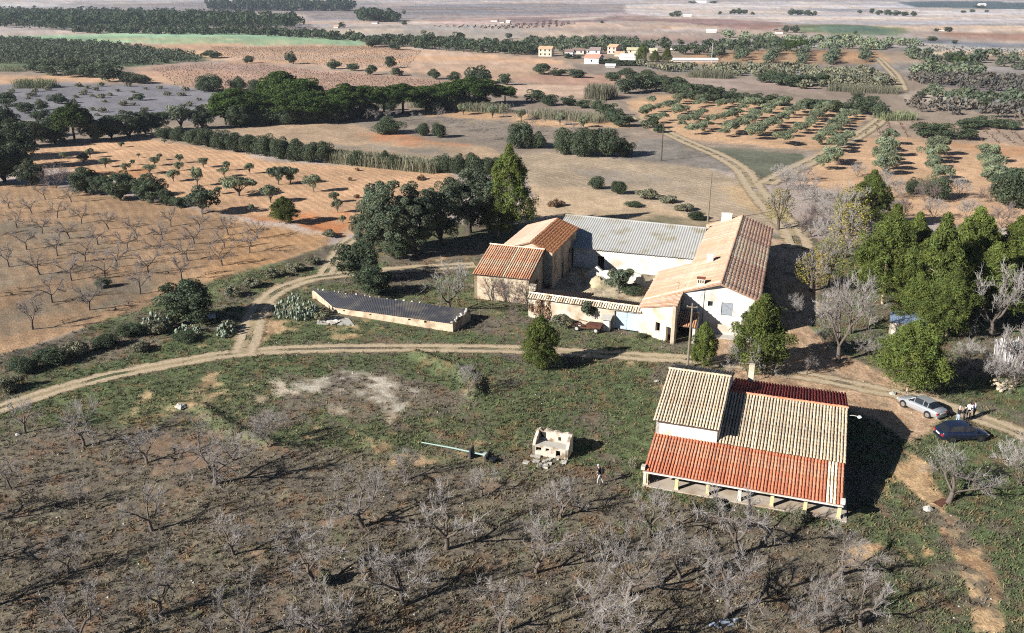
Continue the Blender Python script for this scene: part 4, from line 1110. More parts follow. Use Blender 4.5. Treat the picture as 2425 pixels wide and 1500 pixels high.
def pine(H, W, base, ncl, per, leaf, lm, conical=0.6, rk=1.0):
    t = rng.random(ncl) ** 0.9
    prof = (np.sin(np.clip(t * 0.92 + 0.14, 0, 1) * np.pi) ** 0.55) * (1 - conical * t)
    prof /= prof.max()
    a = rng.random(ncl) * 2 * np.pi
    q = (0.30 + 0.70 * rng.random(ncl) ** 0.5) * W / 2 * prof * (1 + 0.22 * np.sin(2.3 * a + 9 * t))
    z = base + (H - base) * t
    cen = np.stack([q * np.cos(a), q * np.sin(a), z + 0.25 * q], 1)
    rad = rk * W * (0.05 + 0.055 * rng.random(ncl)) * (0.85 + 0.4 * (1 - t))
    v, f, c = clump_leaves(cen, rad, per, leaf, 0.24, flat=1.15, up=0.6, tint=0.18, hollow=0.3)
    me = np_mesh('crown', v, f, c); me.materials.append(lm)
    r0 = 0.03 * H ** 0.8
    bend = rng.normal(size=2) * 0.03 * H
    P = [np.array((bend[0] * s * (1 - s) * 2, bend[1] * s * (1 - s) * 2, -0.2 + (H * 0.95 + 0.2) * s)) for s in np.linspace(0, 1, 7)]
    segs = [(P[i], P[i + 1], r0 * (1 - i / 6.5), r0 * (1 - (i + 1) / 6.5), 7) for i in range(6)]
    for k in range(0, ncl, max(1, ncl // 24)):
        segs.append(((0, 0, cen[k][2] - 0.35 * q[k]), cen[k], r0 * 0.25, r0 * 0.08, 4))
    return me, limb_mesh(segs, B_PINE)

def stone_pine(H, W):
    ncl = 95
    a = rng.random(ncl) * 2 * np.pi; q = np.sqrt(rng.random(ncl)) * W / 2 * 0.88
    top = H * (0.93 - 0.34 * (q / (W / 2)) ** 2)
    z = top - rng.random(ncl) * 0.30 * H
    cen = np.stack([q * np.cos(a), q * np.sin(a), z], 1)
    rad = W * (0.09 + 0.05 * rng.random(ncl))
    v, f, c = clump_leaves(cen, rad, 150, 0.24, 0.35, flat=0.65, up=0.5, tint=0.13)
    me = np_mesh('crown', v, f, c); me.materials.append(L_STONE)
    segs = [((0, 0, -0.2), (0, 0, H * 0.5), 0.28, 0.22, 7)]
    for k in range(0, ncl, 6):
        segs.append(((0, 0, H * 0.48), cen[k], 0.12, 0.04, 4))
    return me, limb_mesh(segs, B_DARK)

def bare_tree(H, W, trunk_h, lean=(0, 0), limbs=4, twigs=5, seed=0, thick=1.0, spread=0.6, fan=3, rtw=0.006, limbmat=None, lv=3):
    """leafless tree: trunk and limbs in one mesh, the haze of twigs in another"""
    r = np.random.default_rng(seed)
    segs = []; tw = []
    def grow(p, d, L, rad, level):
        n = 3 if level < 2 else 2
        for i in range(n):
            d = d + r.normal(size=3) * 0.16 + np.array((0, 0, 0.05)); d /= np.linalg.norm(d)
            q = p + d * L / n
            rr = rad * (1 - 0.25 * (i + 1) / n)
            (segs if level < 3 else tw).append((p, q, max(rad * (1 - 0.25 * i / n), rtw), max(rr, rtw), 5 if level == 0 else (4 if level == 1 else 3)))
            if level >= 1:
                for _ in range(twigs if level < lv else 3):
                    dd = d * 0.7 + r.normal(size=3) * 0.62 + np.array((0, 0, 0.28)); dd /= np.linalg.norm(dd)
                    l2 = L * r.uniform(0.25, 0.6)
                    m = q + dd * l2 * 0.5
                    d3 = dd + r.normal(size=3) * 0.25 + np.array((0, 0, 0.12)); d3 /= np.linalg.norm(d3)
                    tw.append((q, m, rtw, rtw * 0.9, 3)); tw.append((m, m + d3 * l2 * 0.5, rtw * 0.9, rtw * 0.5, 3))
            p = q
        if level < lv:
            for _ in range(fan):
                dd = d * 0.85 + r.normal(size=3) * spread * 0.75 + np.array((0, 0, 0.12)); dd /= np.linalg.norm(dd)
                grow(p, dd, L * r.uniform(0.55, 0.85), rad * 0.55, level + 1)
    top = np.array((lean[0], lean[1], trunk_h))
    t0 = 0.145 * thick * H / 3.5
    mid = top * 0.5 + np.array((r.normal() * 0.05, r.normal() * 0.05, 0))
    segs.append(((0, 0, -0.15), mid, t0 * 1.3, t0 * 1.05, 7)); segs.append((mid, top, t0 * 1.05, t0 * 0.95, 7))
    for k in range(limbs):
        a = 2 * math.pi * (k + r.uniform(-0.25, 0.25)) / limbs
        d = np.array((math.cos(a) * spread + lean[0] * 0.4, math.sin(a) * spread + lean[1] * 0.4, r.uniform(0.6, 1.0))); d /= np.linalg.norm(d)
        grow(top, d, (H - trunk_h) * 0.46, t0 * 0.62, 0)
    # fit to size
    allp = np.array([s[1] for s in segs + tw])
    k = W / 2 / max(np.percentile(np.hypot(allp[:, 0] - lean[0], allp[:, 1] - lean[1]), 95), 0.1)
    kz = H / max(np.percentile(allp[:, 2], 98), 0.1)
    sc_ = np.array((k, k, kz))
    fit = lambda S: [(np.asarray(p) * sc_, np.asarray(q) * sc_, a, b, n) for p, q, a, b, n in S]
    return limb_mesh(fit(tw), limbmat or B_TWIG, 'twigs'), limb_mesh(fit(segs), B_GREY)

def reeds(L, Wd, H, n, lm):
    x = (rng.random(n) - 0.5) * L; y = (rng.random(n) - 0.5) * Wd
    hh = H * (0.6 + 0.45 * rng.random(n)); lean = rng.normal(size=(n, 2)) * 0.12 * H
    a = rng.random(n) * np.pi; w_ = (0.03 + 0.03 * rng.random(n)) * max(1.0, H / 4.0)
    dx, dy = np.cos(a) * w_, np.sin(a) * w_
    v = np.zeros((n, 4, 3))
    v[:, 0] = np.stack([x - dx, y - dy, 0 * x - 0.1], 1); v[:, 1] = np.stack([x + dx, y + dy, 0 * x - 0.1], 1)
    v[:, 2] = np.stack([x + lean[:, 0] + dx * 0.8, y + lean[:, 1] + dy * 0.8, hh], 1); v[:, 3] = np.stack([x + lean[:, 0] - dx, y + lean[:, 1] - dy, hh * 0.97], 1)
    t = 0.75 + 0.5 * rng.random(n)
    me = np_mesh('reeds', v.reshape(-1, 3), np.arange(4 * n).reshape(n, 4), np.repeat(np.stack([t, t, t * 0.97], 1), 4, 0)); me.materials.append(lm)
    return me

# nominal sizes (height, width) of the variants
K_ = {}
def kind(name, hw, makers):
    K_[name] = (hw, [m() for m in makers])
kind('almond', (3.6, 4.6), [lambda s=s: bare_tree(3.6, 4.6, 0.85, (0.25 * math.sin(s * 2.1), 0.2 * math.cos(s * 1.3)), 3 + s % 2, 13, 100 + s, 0.9, 0.9) for s in range(6)])
kind('almond_dark', (3.4, 4.2), [lambda s=s: bare_tree(3.4, 4.2, 0.9, (0.35 * math.sin(s * 2.7), 0.1), 3, 10, 200 + s, 0.8, 0.85, rtw=0.008, limbmat=B_TWIGL) for s in range(4)])
kind('bare', (6.0, 6.0), [lambda s=s: bare_tree(6.0, 6.0, 1.3, (0.15, 0.1), 4, 8, 300 + s, 0.75, 0.7, rtw=0.009) for s in range(3)])
kind('bare_shrub', (2.2, 3.2), [lambda s=s: bare_tree(2.2, 3.2, 0.15, (0, 0), 6, 7, 400 + s, 0.4, 0.8, rtw=0.006) for s in range(3)])
kind('brown_shrub', (2.6, 3.4), [lambda s=s: bare_tree(2.6, 3.4, 0.15, (0, 0), 6, 7, 450 + s, 0.4, 0.8, rtw=0.007, limbmat=B_TWIGB) for s in range(2)])
kind('oak_big', (11, 9.5), [lambda: broad(11, 9.5, 0.9, 130, 270, 0.125, L_OAK, B_DARK, (0.11, 0.22), tint=0.18, low=True) for _ in range(3)])
kind('oak', (5.0, 5.0), [lambda: broad(5.0, 5.0, 0.15, 70, 220, 0.10, L_OAKD, B_DARK, (0.16, 0.30), low=True, tint=0.17) for _ in range(4)])
kind('oak_far', (5.0, 5.0), [lambda: broad(5.0, 5.0, 0.1, 24, 150, 0.19, L_OAKD, B_DARK, (0.28, 0.45), low=True) for _ in range(4)])
kind('bush', (2.6, 4.0), [lambda: broad(2.6, 4.0, 0.05, 46, 210, 0.09, L_OAKD, B_DARK, (0.28, 0.42), low=True) for _ in range(4)])
kind('scrub', (1.5, 3.0), [lambda: broad(1.5, 3.0, 0.05, 20, 130, 0.11, L_SCRUB, B_GREY, (0.22, 0.38), low=True, tint=0.2) for _ in range(3)])
kind('dry_scrub', (1.4, 2.8), [lambda: broad(1.4, 2.8, 0.05, 20, 120, 0.11, L_BROWN, B_GREY, (0.22, 0.38), low=True, tint=0.2) for _ in range(2)])
kind('olive', (3.4, 4.0), [lambda: broad(3.4, 4.0, 0.6, 24, 170, 0.12, L_OLIVE, B_GREY, (0.20, 0.36), tint=0.2) for _ in range(5)])
kind('olive_green', (3.4, 4.0), [lambda: broad(3.4, 4.0, 0.8, 24, 190, 0.13, L_OAK, B_GREY, (0.24, 0.38), tint=0.16) for _ in range(3)])
kind('pine', (9.0, 6.5), [lambda: pine(9, 6.5, 0.9, 270, 115, 0.16, L_PINE, 0.72) for _ in range(4)])
kind('pine_round', (7.2, 6.6), [lambda: pine(7.2, 6.6, 0.8, 260, 130, 0.155, L_PINE, 0.35, 1.15) for _ in range(2)])
kind('pine_small', (5.4, 3.6), [lambda: pine(5.4, 3.6, 0.3, 220, 130, 0.115, L_PINE, 0.55, 1.3) for _ in range(3)])
kind('pine_far', (9.0, 7.0), [lambda: broad(9.0, 7.0, 2.2, 24, 110, 0.30, L_STONE, B_DARK, (0.28, 0.42)) for _ in range(3)])
K_['wood_far'] = ((9.0, 7.0), [(broad(9, 7, 2, 3, 10, 0.3, leafmat('wood_needles', (66, 80, 54), 1.4), B_DARK))])
K_['grey_far'] = ((4.0, 5.0), [(broad(4, 5, 1, 3, 10, 0.3, leafmat('grey_twig_haze', (126, 120, 110), 1.5), B_DARK))])
kind('stone_pine', (9.0, 9.0), [lambda: stone_pine(9, 9) for _ in range(3)])
def _poplar(lm, seed):
    tw, tr = bare_tree(7.0, 4.2, 1.5, (0.1, 0.1), 4, 5, seed, 0.7, 0.5, rtw=0.012)
    n = 1300
    z = 1.6 + 5.2 * rng.random(n); q = (0.3 + 0.7 * np.sqrt(rng.random(n))) * 2.1 * np.sin(np.clip((z - 0.6) / 6.6, 0, 1) * np.pi) ** 0.6
    a = rng.random(n) * 6.283
    p = np.stack([q * np.cos(a), q * np.sin(a), z], 1); t = 0.7 + 0.6 * rng.random(n)
    v, f, c = leaf_quads(p, sphere_dirs(n), 0.07 + 0.06 * rng.random(n), 0.7, np.stack([t * rng.uniform(0.85, 1.1, n), t, t * 0.9], 1))
    me = np_mesh('crown', v, f, c); me.materials.append(lm)
    return me, tr, tw
K_['poplar'] = ((7.0, 4.2), [_poplar(L_YELLOW, 501), _poplar(leafmat('olive_yellow_leaves', (166, 160, 76)), 502)])

_cnt = {}
def plant(name, kd, px, py, wpx, hpx, label, cat='tree', group=None, parts=True, rz=None, var=None, loc=None, size=None, tilt=None):
    """one tree: an empty with trunk and crown; py is where it stands, wpx and hpx its width and height in the photograph"""
    (h0, w0), vs = K_[kd]
    if size is None:
        s = mpp(py)
        Wm = wpx * s; p = loc or at(px, py)
        # height of a vertical that covers hpx pixels above py
        lo, hi = 0.0, 60.0
        for _ in range(24):
            m = (lo + hi) / 2
            yc = -((p.z + m - CAMH) * CP + p.y * SP); zz = p.y * CP - (p.z + m - CAMH) * SP
            if CY + F * yc / zz > py - hpx: lo = m
            else: hi = m
        Hm = lo
    else:
        Wm, Hm = size; p = loc or at(px, py)
    k = _cnt.get(kd, 0); _cnt[kd] = k + 1
    v = vs[(k if var is None else var) % len(vs)]
    o = empty(name, p, (k * 2.399) % 6.283 if rz is None else rz, label, cat, group)
    o.scale = (Wm / w0, Wm / w0, Hm / h0)
    if tilt: o.rotation_euler = (tilt[0], tilt[1], o.rotation_euler.z)
    first = 'twigs' if v[0].name.startswith('twigs') else 'crown'
    link(bpy.data.objects.new(first, v[0]), o)
    if parts:
        link(bpy.data.objects.new('trunk', v[1]), o)
    for extra in v[2:]:
        link(bpy.data.objects.new('twigs', extra), o)
    return o

def grow(name, kd, items, label, group=None, cat='tree', parts=True):
    for it in items:
        plant(name, kd, it[0], it[1], it[2], it[3], label, cat, group, parts)

def mass(name, kds, pts, label, cat, hw, dens=(7, 22)):
    """many far trees that read as one mass: one object of joined low detail crowns"""
    V = []; Fs = []; C = []; off = 0
    zs = hgt(np.array([p[0] for p in pts]), np.array([p[1] for p in pts]))
    for (x, y, s), z0 in zip(pts, zs):
        (h0, w0), vs = K_[kds]
        W, H_ = hw[0] * s, hw[1] * s
        ncl = dens[0]; per = dens[1]
        d = sphere_dirs(ncl); cen = d * np.array((W * 0.3, W * 0.3, H_ * 0.28)) + np.array((0, 0, H_ * 0.58))
        v, f, c = clump_leaves(cen, np.full(ncl, W * 0.26), per, W * 0.10, 0.6, tint=0.12)
        v = v + np.array((x, y, z0))
        V.append(v); Fs.append(f + off); C.append(c); off += len(v)
    me = np_mesh(name, np.vstack(V), np.vstack(Fs), np.vstack(C)); me.materials.append(vs[0][0].materials[0])
    return tag(link(bpy.data.objects.new(name, me)), label, cat, kind='stuff')

def scatter(poly_px, row, gap, ang, jit=0.3, seed=0, keep=1.0):
    """orchard rows inside a field outline: row spacing, tree spacing, direction (degrees from +x)"""
    poly = world_poly(poly_px); P = np.array(poly); c = P.mean(0); R = np.abs(P - c).max() * 1.5
    r = np.random.default_rng(seed)
    a = math.radians(ang); u = np.array((math.cos(a), math.sin(a))); w_ = np.array((-u[1], u[0]))
    I, J = np.meshgrid(np.arange(-R, R, gap), np.arange(-R, R, row))
    q = c + I.ravel()[:, None] * u + J.ravel()[:, None] * w_
    q = q + r.normal(size=q.shape) * jit
    m = in_poly(q[:, 0], q[:, 1], poly) & (r.random(len(q)) < keep)
    return q[m]

def orchard(name, kd, pts, W, Hh, label, group, cat='tree', parts=False, vary=0.2, seed=1, size_px_min=None):
    r = random.Random(seed)
    for x, y in pts:
        s = r.uniform(1 - vary, 1 + vary)
        plant(name, kd, 0, 0, 0, 0, label, cat, group, parts, loc=Vector((x, y, float(hgt(np.array([x]), np.array([y]))[0]))), size=(W * s, Hh * s * r.uniform(0.9, 1.1)))

# ------------------------------------------------------------------ near and middle trees, each where it stands
A = 'bare grey almond tree in the foreground orchard'
for x, y, wv, hv in ((60, 1026, 80, 82), (199, 1058, 95, 105), (347, 1097, 95, 75), (508, 1147, 170, 125), (27, 1157, 70, 70), (188, 1201, 60, 62), (361, 1257, 110, 100),
        (554, 1315, 100, 90), (742, 1377, 150, 135), (380, 1461, 130, 125), (574, 1512, 150, 140), (861, 1248, 160, 125), (1056, 1301, 165, 130), (1326, 1225, 115, 88),
        (1269, 1357, 130, 128), (958, 1433, 165, 140), (1183, 1505, 140, 118), (1486, 1409, 150, 145), (1536, 1274, 130, 112), (958, 1138, 80, 72), (1140, 1176, 80, 60),
        (1432, 1535, 190, 170), (1750, 1320, 190, 145), (1717, 1464, 180, 150), (2039, 1484, 150, 118), (1940, 1500, 110, 110), (1610, 1370, 120, 110),
        (160, 1360, 90, 85), (1400, 1330, 90, 80), (770, 1530, 150, 130), (200, 1530, 150, 130), (-70, 1245, 120, 120), (-100, 1345, 130, 120), (-60, 1450, 140, 130)):
    plant('almond_tree', 'almond', x, y, wv * 1.12, hv, A, 'tree', 'bare almond trees of the foreground orchard')
plant('almond_tree', 'almond', 1976, 1366, 170, 100, 'bare almond tree leaning right below the porch corner', 'tree', None, tilt=(0, 0.35))
plant('bare_shrub', 'bare_shrub', 636, 1058, 105, 82, 'round grey leafless shrub on the earth bank of the lawn', 'shrub')
plant('bare_shrub', 'bare_shrub', 1900, 1490, 90, 60, 'low grey leafless shrub at the bottom edge right of centre', 'shrub')
plant('bare_shrub', 'bare_shrub', 1110, 925, 70, 60, 'pale twiggy brush on the curved earth bank', 'shrub')
# the old dead tree at the right
plant('dead_tree', 'bare', 2245, 1192, 185, 112, 'old dead tree with a thick pale trunk leaning right', 'tree', None, tilt=(0, 0.5), var=2, rz=0.6)
plant('dead_tree', 'bare_shrub', 2415, 1150, 130, 110, 'grey leafless thicket at the right edge beyond the dead tree', 'shrub')
# left almond field
D = 'dark limbed bare almond tree in the ploughed field at left'
for x, y in ((21, 494), (75, 506), (136, 517), (192, 530), (40, 540), (99, 553), (164, 566), (257, 543), (231, 580), (324, 559), (302, 596), (404, 537), (373, 606), (471, 545), (460, 578),
             (540, 556), (532, 589), (446, 618), (63, 592), (135, 606), (203, 621), (275, 633), (351, 648), (430, 662), (526, 629), (95, 651), (169, 665), (21, 633), (249, 659), (330, 697),
             (212, 735), (77, 780), (610, 565), (387, 570), (107, 473), (169, 479), (123, 717), (590, 600), (-40, 700), (-30, 560)):
    t = (y - 470) / 310
    plant('almond_tree', 'almond_dark', x, y, 46 + 44 * t, 36 + 34 * t, D, 'tree', 'bare almond trees of the ploughed field')
plant('bush', 'bush', 245, 682, 34, 22, 'small dark bush alone in the ploughed almond field', 'shrub')
# orange field olives
Ol = 'small olive tree in the orange field beyond the ploughed orchard'
for x, y, wv, hv in ((289, 349, 16, 13), (214, 374, 20, 24), (199, 389, 34, 24), (250, 397, 32, 24), (315, 392, 14, 14), (299, 406, 26, 20), (328, 374, 10, 11), (378, 380, 16, 16), (367, 393, 28, 22),
        (426, 387, 22, 22), (424, 405, 24, 22), (355, 412, 34, 24), (411, 430, 34, 28), (482, 397, 28, 24), (468, 441, 34, 46), (537, 405, 20, 24), (531, 419, 28, 24), (592, 412, 26, 26),
        (517, 460, 20, 18), (595, 503, 20, 20), (150, 376, 22, 16), (390, 340, 12, 10), (800, 505, 30, 34), (792, 480, 26, 26), (812, 530, 20, 20), (460, 345, 16, 12)):
    plant('olive_tree', 'olive', x, y, wv, hv, Ol, 'tree', 'small olive trees of the orange field')
plant('olive_tree', 'olive', 566, 464, 80, 48, 'wide double headed olive tree near the bottom of the orange field', 'tree')
plant('olive_tree', 'olive', 641, 480, 50, 42, 'neat round olive with a clear trunk in the orange field', 'tree')
plant('olive_tree', 'olive_green', 660, 438, 42, 42, 'left of two dark touching olives in the orange field', 'tree')
plant('olive_tree', 'olive_green', 688, 436, 42, 42, 'right of two dark touching olives in the orange field', 'tree')
plant('olive_tree', 'olive', 743, 455, 42, 42, 'olive tree standing alone right of the dark pair', 'tree')
plant('young_pine', 'pine_small', 674, 527, 62, 58, 'low bright green young pine at the foot of the orange field', 'tree')
for x, y, wv, hv in ((830, 428, 14, 8), (995, 428, 16, 10), (845, 470, 16, 9), (1000, 425, 14, 10), (845, 405, 14, 7), (1310, 490, 30, 16), (1330, 488, 20, 12)):
    plant('dry_bush', 'dry_scrub', x, y, wv, hv, 'low dry tuft on the pale field soil', 'shrub', 'dry tufts on the fields')
# hedge between ploughed and orange fields
Hd = 'dark evergreen bush in the hedge below the orange field'
for x, y, wv, hv in ((75, 441, 64, 62), (205, 458, 78, 60), (240, 462, 60, 52), (285, 473, 88, 68), (360, 482, 78, 70), (395, 488, 40, 40), (425, 492, 44, 28)):
    plant('hedge_bush', 'oak', x, y, wv, hv, Hd, 'shrub', 'evergreen bushes of the hedge below the orange field')
plant('hedge_bush', 'olive_green', 480, 508, 84, 60, 'large grey green bush at the right end of the hedge', 'shrub')
plant('brown_shrub', 'brown_shrub', 135, 446, 74, 52, 'brown leafless shrub in a gap of the hedge', 'shrub')
# dark trees down the left edge and along the top of the orange field
DT = 'dark evergreen tree in the clump at the left edge'
for x, y, wv, hv in ((12, 432, 110, 130), (40, 400, 100, 110), (-20, 380, 120, 120), (60, 350, 90, 70), (10, 330, 90, 80), (-60, 440, 120, 120)):
    plant('oak_tree', 'oak', x, y, wv, hv, DT, 'tree', 'dark trees at the left edge')
plant('stone_pine', 'stone_pine', 178, 338, 92, 95, 'single bright stone pine above the dark left clump', 'tree')
DU = 'dark evergreen in the belt along the top of the orange field'
for x, y, wv, hv in ((130, 340, 80, 62), (225, 335, 70, 60), (265, 328, 66, 58), (305, 326, 84, 62), (345, 318, 60, 54), (375, 312, 56, 52), (100, 338, 60, 56), (480, 306, 56, 56), (560, 302, 60, 50)):
    plant('oak_tree', 'oak', x, y, wv, hv, DU, 'tree', 'dark trees above the orange field')
plant('olive_tree', 'olive', 430, 308, 62, 60, 'pale olive among the dark belt above the orange field', 'tree')
# hedge across the middle: bushes, reeds, bushes
Hm = 'dark bush in the long hedge across the middle fields'
for x, y, wv, hv in ((395, 328, 50, 26), (425, 334, 50, 30), (462, 342, 52, 36), (492, 348, 50, 40), (525, 354, 52, 42), (560, 360, 52, 42), (596, 364, 54, 42), (632, 369, 56, 46), (668, 376, 56, 48),
        (704, 381, 54, 46), (738, 384, 52, 44), (770, 385, 46, 46), (846, 392, 40, 32), (912, 396, 30, 36), (936, 400, 40, 30),
        (1052, 408, 48, 38), (1085, 412, 50, 44), (1120, 414, 52, 46), (1150, 414, 44, 38), (1180, 410, 50, 34)):
    plant('hedge_bush', 'bush', x, y, wv, hv, Hm, 'shrub', 'bushes of the long middle hedge')
def reed_bed(px0, py0, px1, py1, hpx, width, n, lm, label):
    a, b = at(px0, py0), at(px1, py1)
    L = (b - a).length; Hm_ = 0.75 * hpx * mpp((py0 + py1) / 2) / CP
    me = reeds(L, width, Hm_, n, lm)
    c = (a + b) / 2
    o = link(bpy.data.objects.new('reed_bed', me)); o.location = c; o.rotation_euler = (0, 0, math.atan2(b.y - a.y, b.x - a.x))
    return tag(o, label, 'reeds', 'reed beds along the field edges', kind='stuff')
reed_bed(785, 382, 1045, 408, 36, 6, 4200, L_REED, 'pale dry reeds in the gap of the long middle hedge')
reed_bed(980, 252, 1200, 268, 26, 9, 2200, L_REED, 'dry reeds behind the row of single olives')
reed_bed(1265, 276, 1430, 290, 24, 10, 1800, L_REED, 'pale reeds left of the orange olive orchard')
reed_bed(1395, 232, 1450, 236, 42, 10, 900, L_REED, 'tall reed clump beside the pale track in the middle distance')
reed_bed(40, 208, 130, 208, 26, 8, 1200, L_REEDG, 'greenish reed clump on the tan strip at left')
reed_bed(1960, 214, 2130, 222, 22, 10, 1600, L_REED, 'pale reed belt left of the thin upper lane')
reed_bed(2080, 284, 2160, 282, 24, 8, 900, L_REEDG, 'yellow green reeds at the top of the straight lane')
reed_bed(1630, 182, 1730, 186, 24, 12, 1200, L_REED, 'reed belt with dark foot below the hamlet')
reed_bed(0, 168, 60, 170, 16, 10, 600, L_REEDG, 'reed patch left of the dark thicket on the tan strip')
# bushes on the middle fields
for x, y, wv, hv, lb in ((920, 317, 72, 36, 'wide grey green bush on the edge of the grey orchard'), (1003, 322, 34, 28, 'left of two small bushes at the grey orchard edge'), (1040, 326, 38, 32, 'right of two small bushes at the grey orchard edge'),
        (1235, 350, 70, 56, 'rounded dark bush below the grey orchard'), (1272, 351, 44, 36, 'smaller dark bush touching the rounded one below the grey orchard'),
        (1338, 365, 58, 56, 'left bush of the dark thicket by the grey scrub'), (1382, 370, 78, 62, 'tallest bush of the dark thicket by the grey scrub'), (1432, 371, 76, 62, 'broad right bush of the dark thicket'), (1478, 371, 46, 40, 'small ragged bush ending the dark thicket'),
        (1413, 448, 38, 28, 'left of two round bushes on the pale slope'), (1466, 460, 40, 30, 'right of two round bushes on the pale slope')):
    plant('bush', 'bush', x, y, wv, hv, lb, 'shrub')
# stone pines
SPl = 'dark umbrella pine in the row across the middle fields'
for x, y, wv, hv in ((560, 292, 100, 82), (535, 296, 60, 50), (600, 290, 90, 72), (668, 272, 84, 102), (716, 278, 104, 96), (690, 290, 90, 75), (740, 290, 100, 72), (790, 288, 80, 66), (825, 280, 84, 82), (870, 276, 76, 72),
        (910, 274, 76, 72), (955, 270, 84, 72), (1010, 262, 80, 58), (1060, 258, 76, 64), (1112, 254, 86, 72), (1150, 248, 66, 60), (1196, 246, 46, 44)):
    plant('stone_pine', 'stone_pine', x, y, wv * 1.3, hv * 1.02, SPl, 'tree', 'umbrella pines of the middle row')
for x, y, wv, hv in ((500, 216, 72, 36), (563, 214, 42, 30), (610, 222, 50, 30), (730, 290, 70, 44), (580, 296, 70, 40), (630, 294, 70, 40), (680, 294, 70, 40), (775, 290, 70, 40), (815, 286, 66, 36), (855, 280, 60, 34), (1040, 262, 56, 30), (1090, 258, 56, 30), (1135, 254, 50, 28), (880, 268, 40, 22), (920, 262, 40, 20), (1000, 256, 40, 22)):
    plant('bush', 'bush', x, y, wv, hv, 'dark bush added as shade below the umbrella pine row', 'shrub', 'bushes by the umbrella pines')  # understory added so the shade below the crowns reads dark
# ------------------------------------------------------------------ big trees by the farm
plant('oak_tree', 'oak_big', 930, 605, 165, 195, 'tall grey green holm oak at the left of the big clump', 'tree', var=0)
plant('oak_tree', 'oak_big', 880, 600, 90, 118, 'lower holm oak leaning out of the big clump at left', 'tree', var=1)
plant('oak_tree', 'oak_big', 985, 608, 130, 160, 'holm oak in the middle of the big clump', 'tree', var=2)
plant('oak_tree', 'oak_big', 1045, 580, 120, 150, 'thin crowned holm oak with bare limbs in the big clump', 'tree', var=1)
plant('oak_tree', 'oak_big', 1112, 552, 160, 160, 'dark spreading oak with a forked trunk beside the tall pine', 'tree', var=0)
plant('tall_pine', 'pine', 1206, 552, 112, 200, 'tall bright green pine behind the striped barn', 'tree')
plant('tall_pine', 'pine', 1180, 560, 90, 90, 'low shaded pine under the tall pine', 'tree')
plant('bush', 'oak', 852, 668, 108, 104, 'dark round oak bush beside the sandy branch track', 'shrub')
plant('bush', 'oak', 884, 700, 98, 76, 'grey green bush just behind the dark shed roof', 'shrub')
plant('bush', 'oak', 945, 615, 70, 50, 'low bush under the holm oak clump', 'shrub')
plant('oak_tree', 'oak', 452, 762, 136, 96, 'wide dark holm oak on the bank left of the track', 'tree')
plant('young_pine', 'pine_small', 1280, 872, 84, 118, 'bright conical young pine on the track edge', 'tree', var=0)
plant('young_pine', 'pine_small', 1664, 868, 62, 100, 'slender young pine beside the utility pole', 'tree', var=1)
plant('young_pine', 'pine_small', 1795, 880, 130, 172, 'large bushy young pine in front of the white end wall', 'tree', var=2)
plant('bare_shrub', 'bare_shrub', 1770, 890, 120, 80, 'grey leafless shrub behind the house chimney', 'shrub')
plant('round_pine', 'pine_round', 2148, 930, 150, 160, 'round bright pine with a leaning trunk beside the silver car', 'tree', var=0)
PG = 'aleppo pine in the grove right of the farmhouse'
for x, y, wv, hv in ((2090, 720, 150, 215), (2200, 770, 150, 240), (2280, 730, 170, 218), (2330, 760, 140, 170), (2150, 690, 120, 170), (2240, 800, 130, 150), (2160, 778, 110, 120),
        (2380, 720, 150, 190), (2430, 740, 130, 200), (2310, 700, 130, 170), (2060, 690, 90, 130), (2440, 640, 120, 110)):
    plant('aleppo_pine', 'pine', x, y, wv * 0.95, hv * 1.04, PG, 'tree', 'pines of the grove')
plant('aleppo_pine', 'pine', 2052, 548, 105, 138, 'pine standing apart at the top left of the grove', 'tree', var=1)
for x, y, wv, hv, lb in ((1920, 690, 90, 90, 'small yellow leaved tree at the edge of the house shadow'), (1960, 680, 90, 120, 'yellowing tree left of the pine grove'), (2000, 610, 90, 130, 'thin yellow green tree at the top of the grove'),
        (2010, 560, 90, 120, 'yellow green poplar leaning on the apart standing pine'), (1842, 545, 70, 100, 'nearly bare poplar beside the wide lane')):
    plant('poplar', 'poplar', x, y, wv, hv, lb, 'tree')
for x, y, wv, hv, lb in ((1985, 858, 150, 180, 'pale trunked leafless tree beside the yard'), (2010, 790, 150, 130, 'silver grey leafless tree in front of the pine grove'), (2345, 800, 150, 165, 'tall leafless tree before the right pines'),
        (2410, 880, 110, 100, 'leafless scrub tree at the right edge above the cars'), (1910, 888, 46, 54, 'tiny white limbed bare tree behind the red rear roof')):
    plant('bare_tree', 'bare', x, y, wv, hv, lb, 'tree')
for x, y, wv, hv in ((1960, 830, 70, 50), (2060, 850, 90, 60), (2400, 920, 120, 80), (2330, 900, 90, 60), (1880, 760, 50, 60), (2440, 860, 100, 90), (2290, 860, 80, 50)):
    plant('bare_shrub', 'bare_shrub', x, y, wv, hv, 'grey leafless brush under the grove', 'shrub', 'grey brush under the grove')
for x, y, wv, hv in ((1865, 450, 70, 50), (1900, 475, 80, 60), (1930, 510, 80, 70), (1960, 540, 80, 70), (1920, 560, 80, 70), (2110, 470, 60, 50), (2190, 480, 70, 50), (2130, 520, 70, 50), (2210, 520, 60, 50), (2290, 520, 60, 50),
        (2370, 540, 70, 60), (1850, 430, 60, 40), (1900, 430, 60, 40), (2030, 420, 50, 36), (2090, 440, 50, 40), (2270, 470, 60, 50), (1960, 590, 90, 80), (2340, 480, 50, 44)):
    plant('bare_shrub', 'brown_shrub' if x % 3 == 0 else 'bare_shrub', x, y, wv, hv, 'leafless grey bush on the scrubby ground above the grove', 'shrub', 'leafless bushes above the grove')
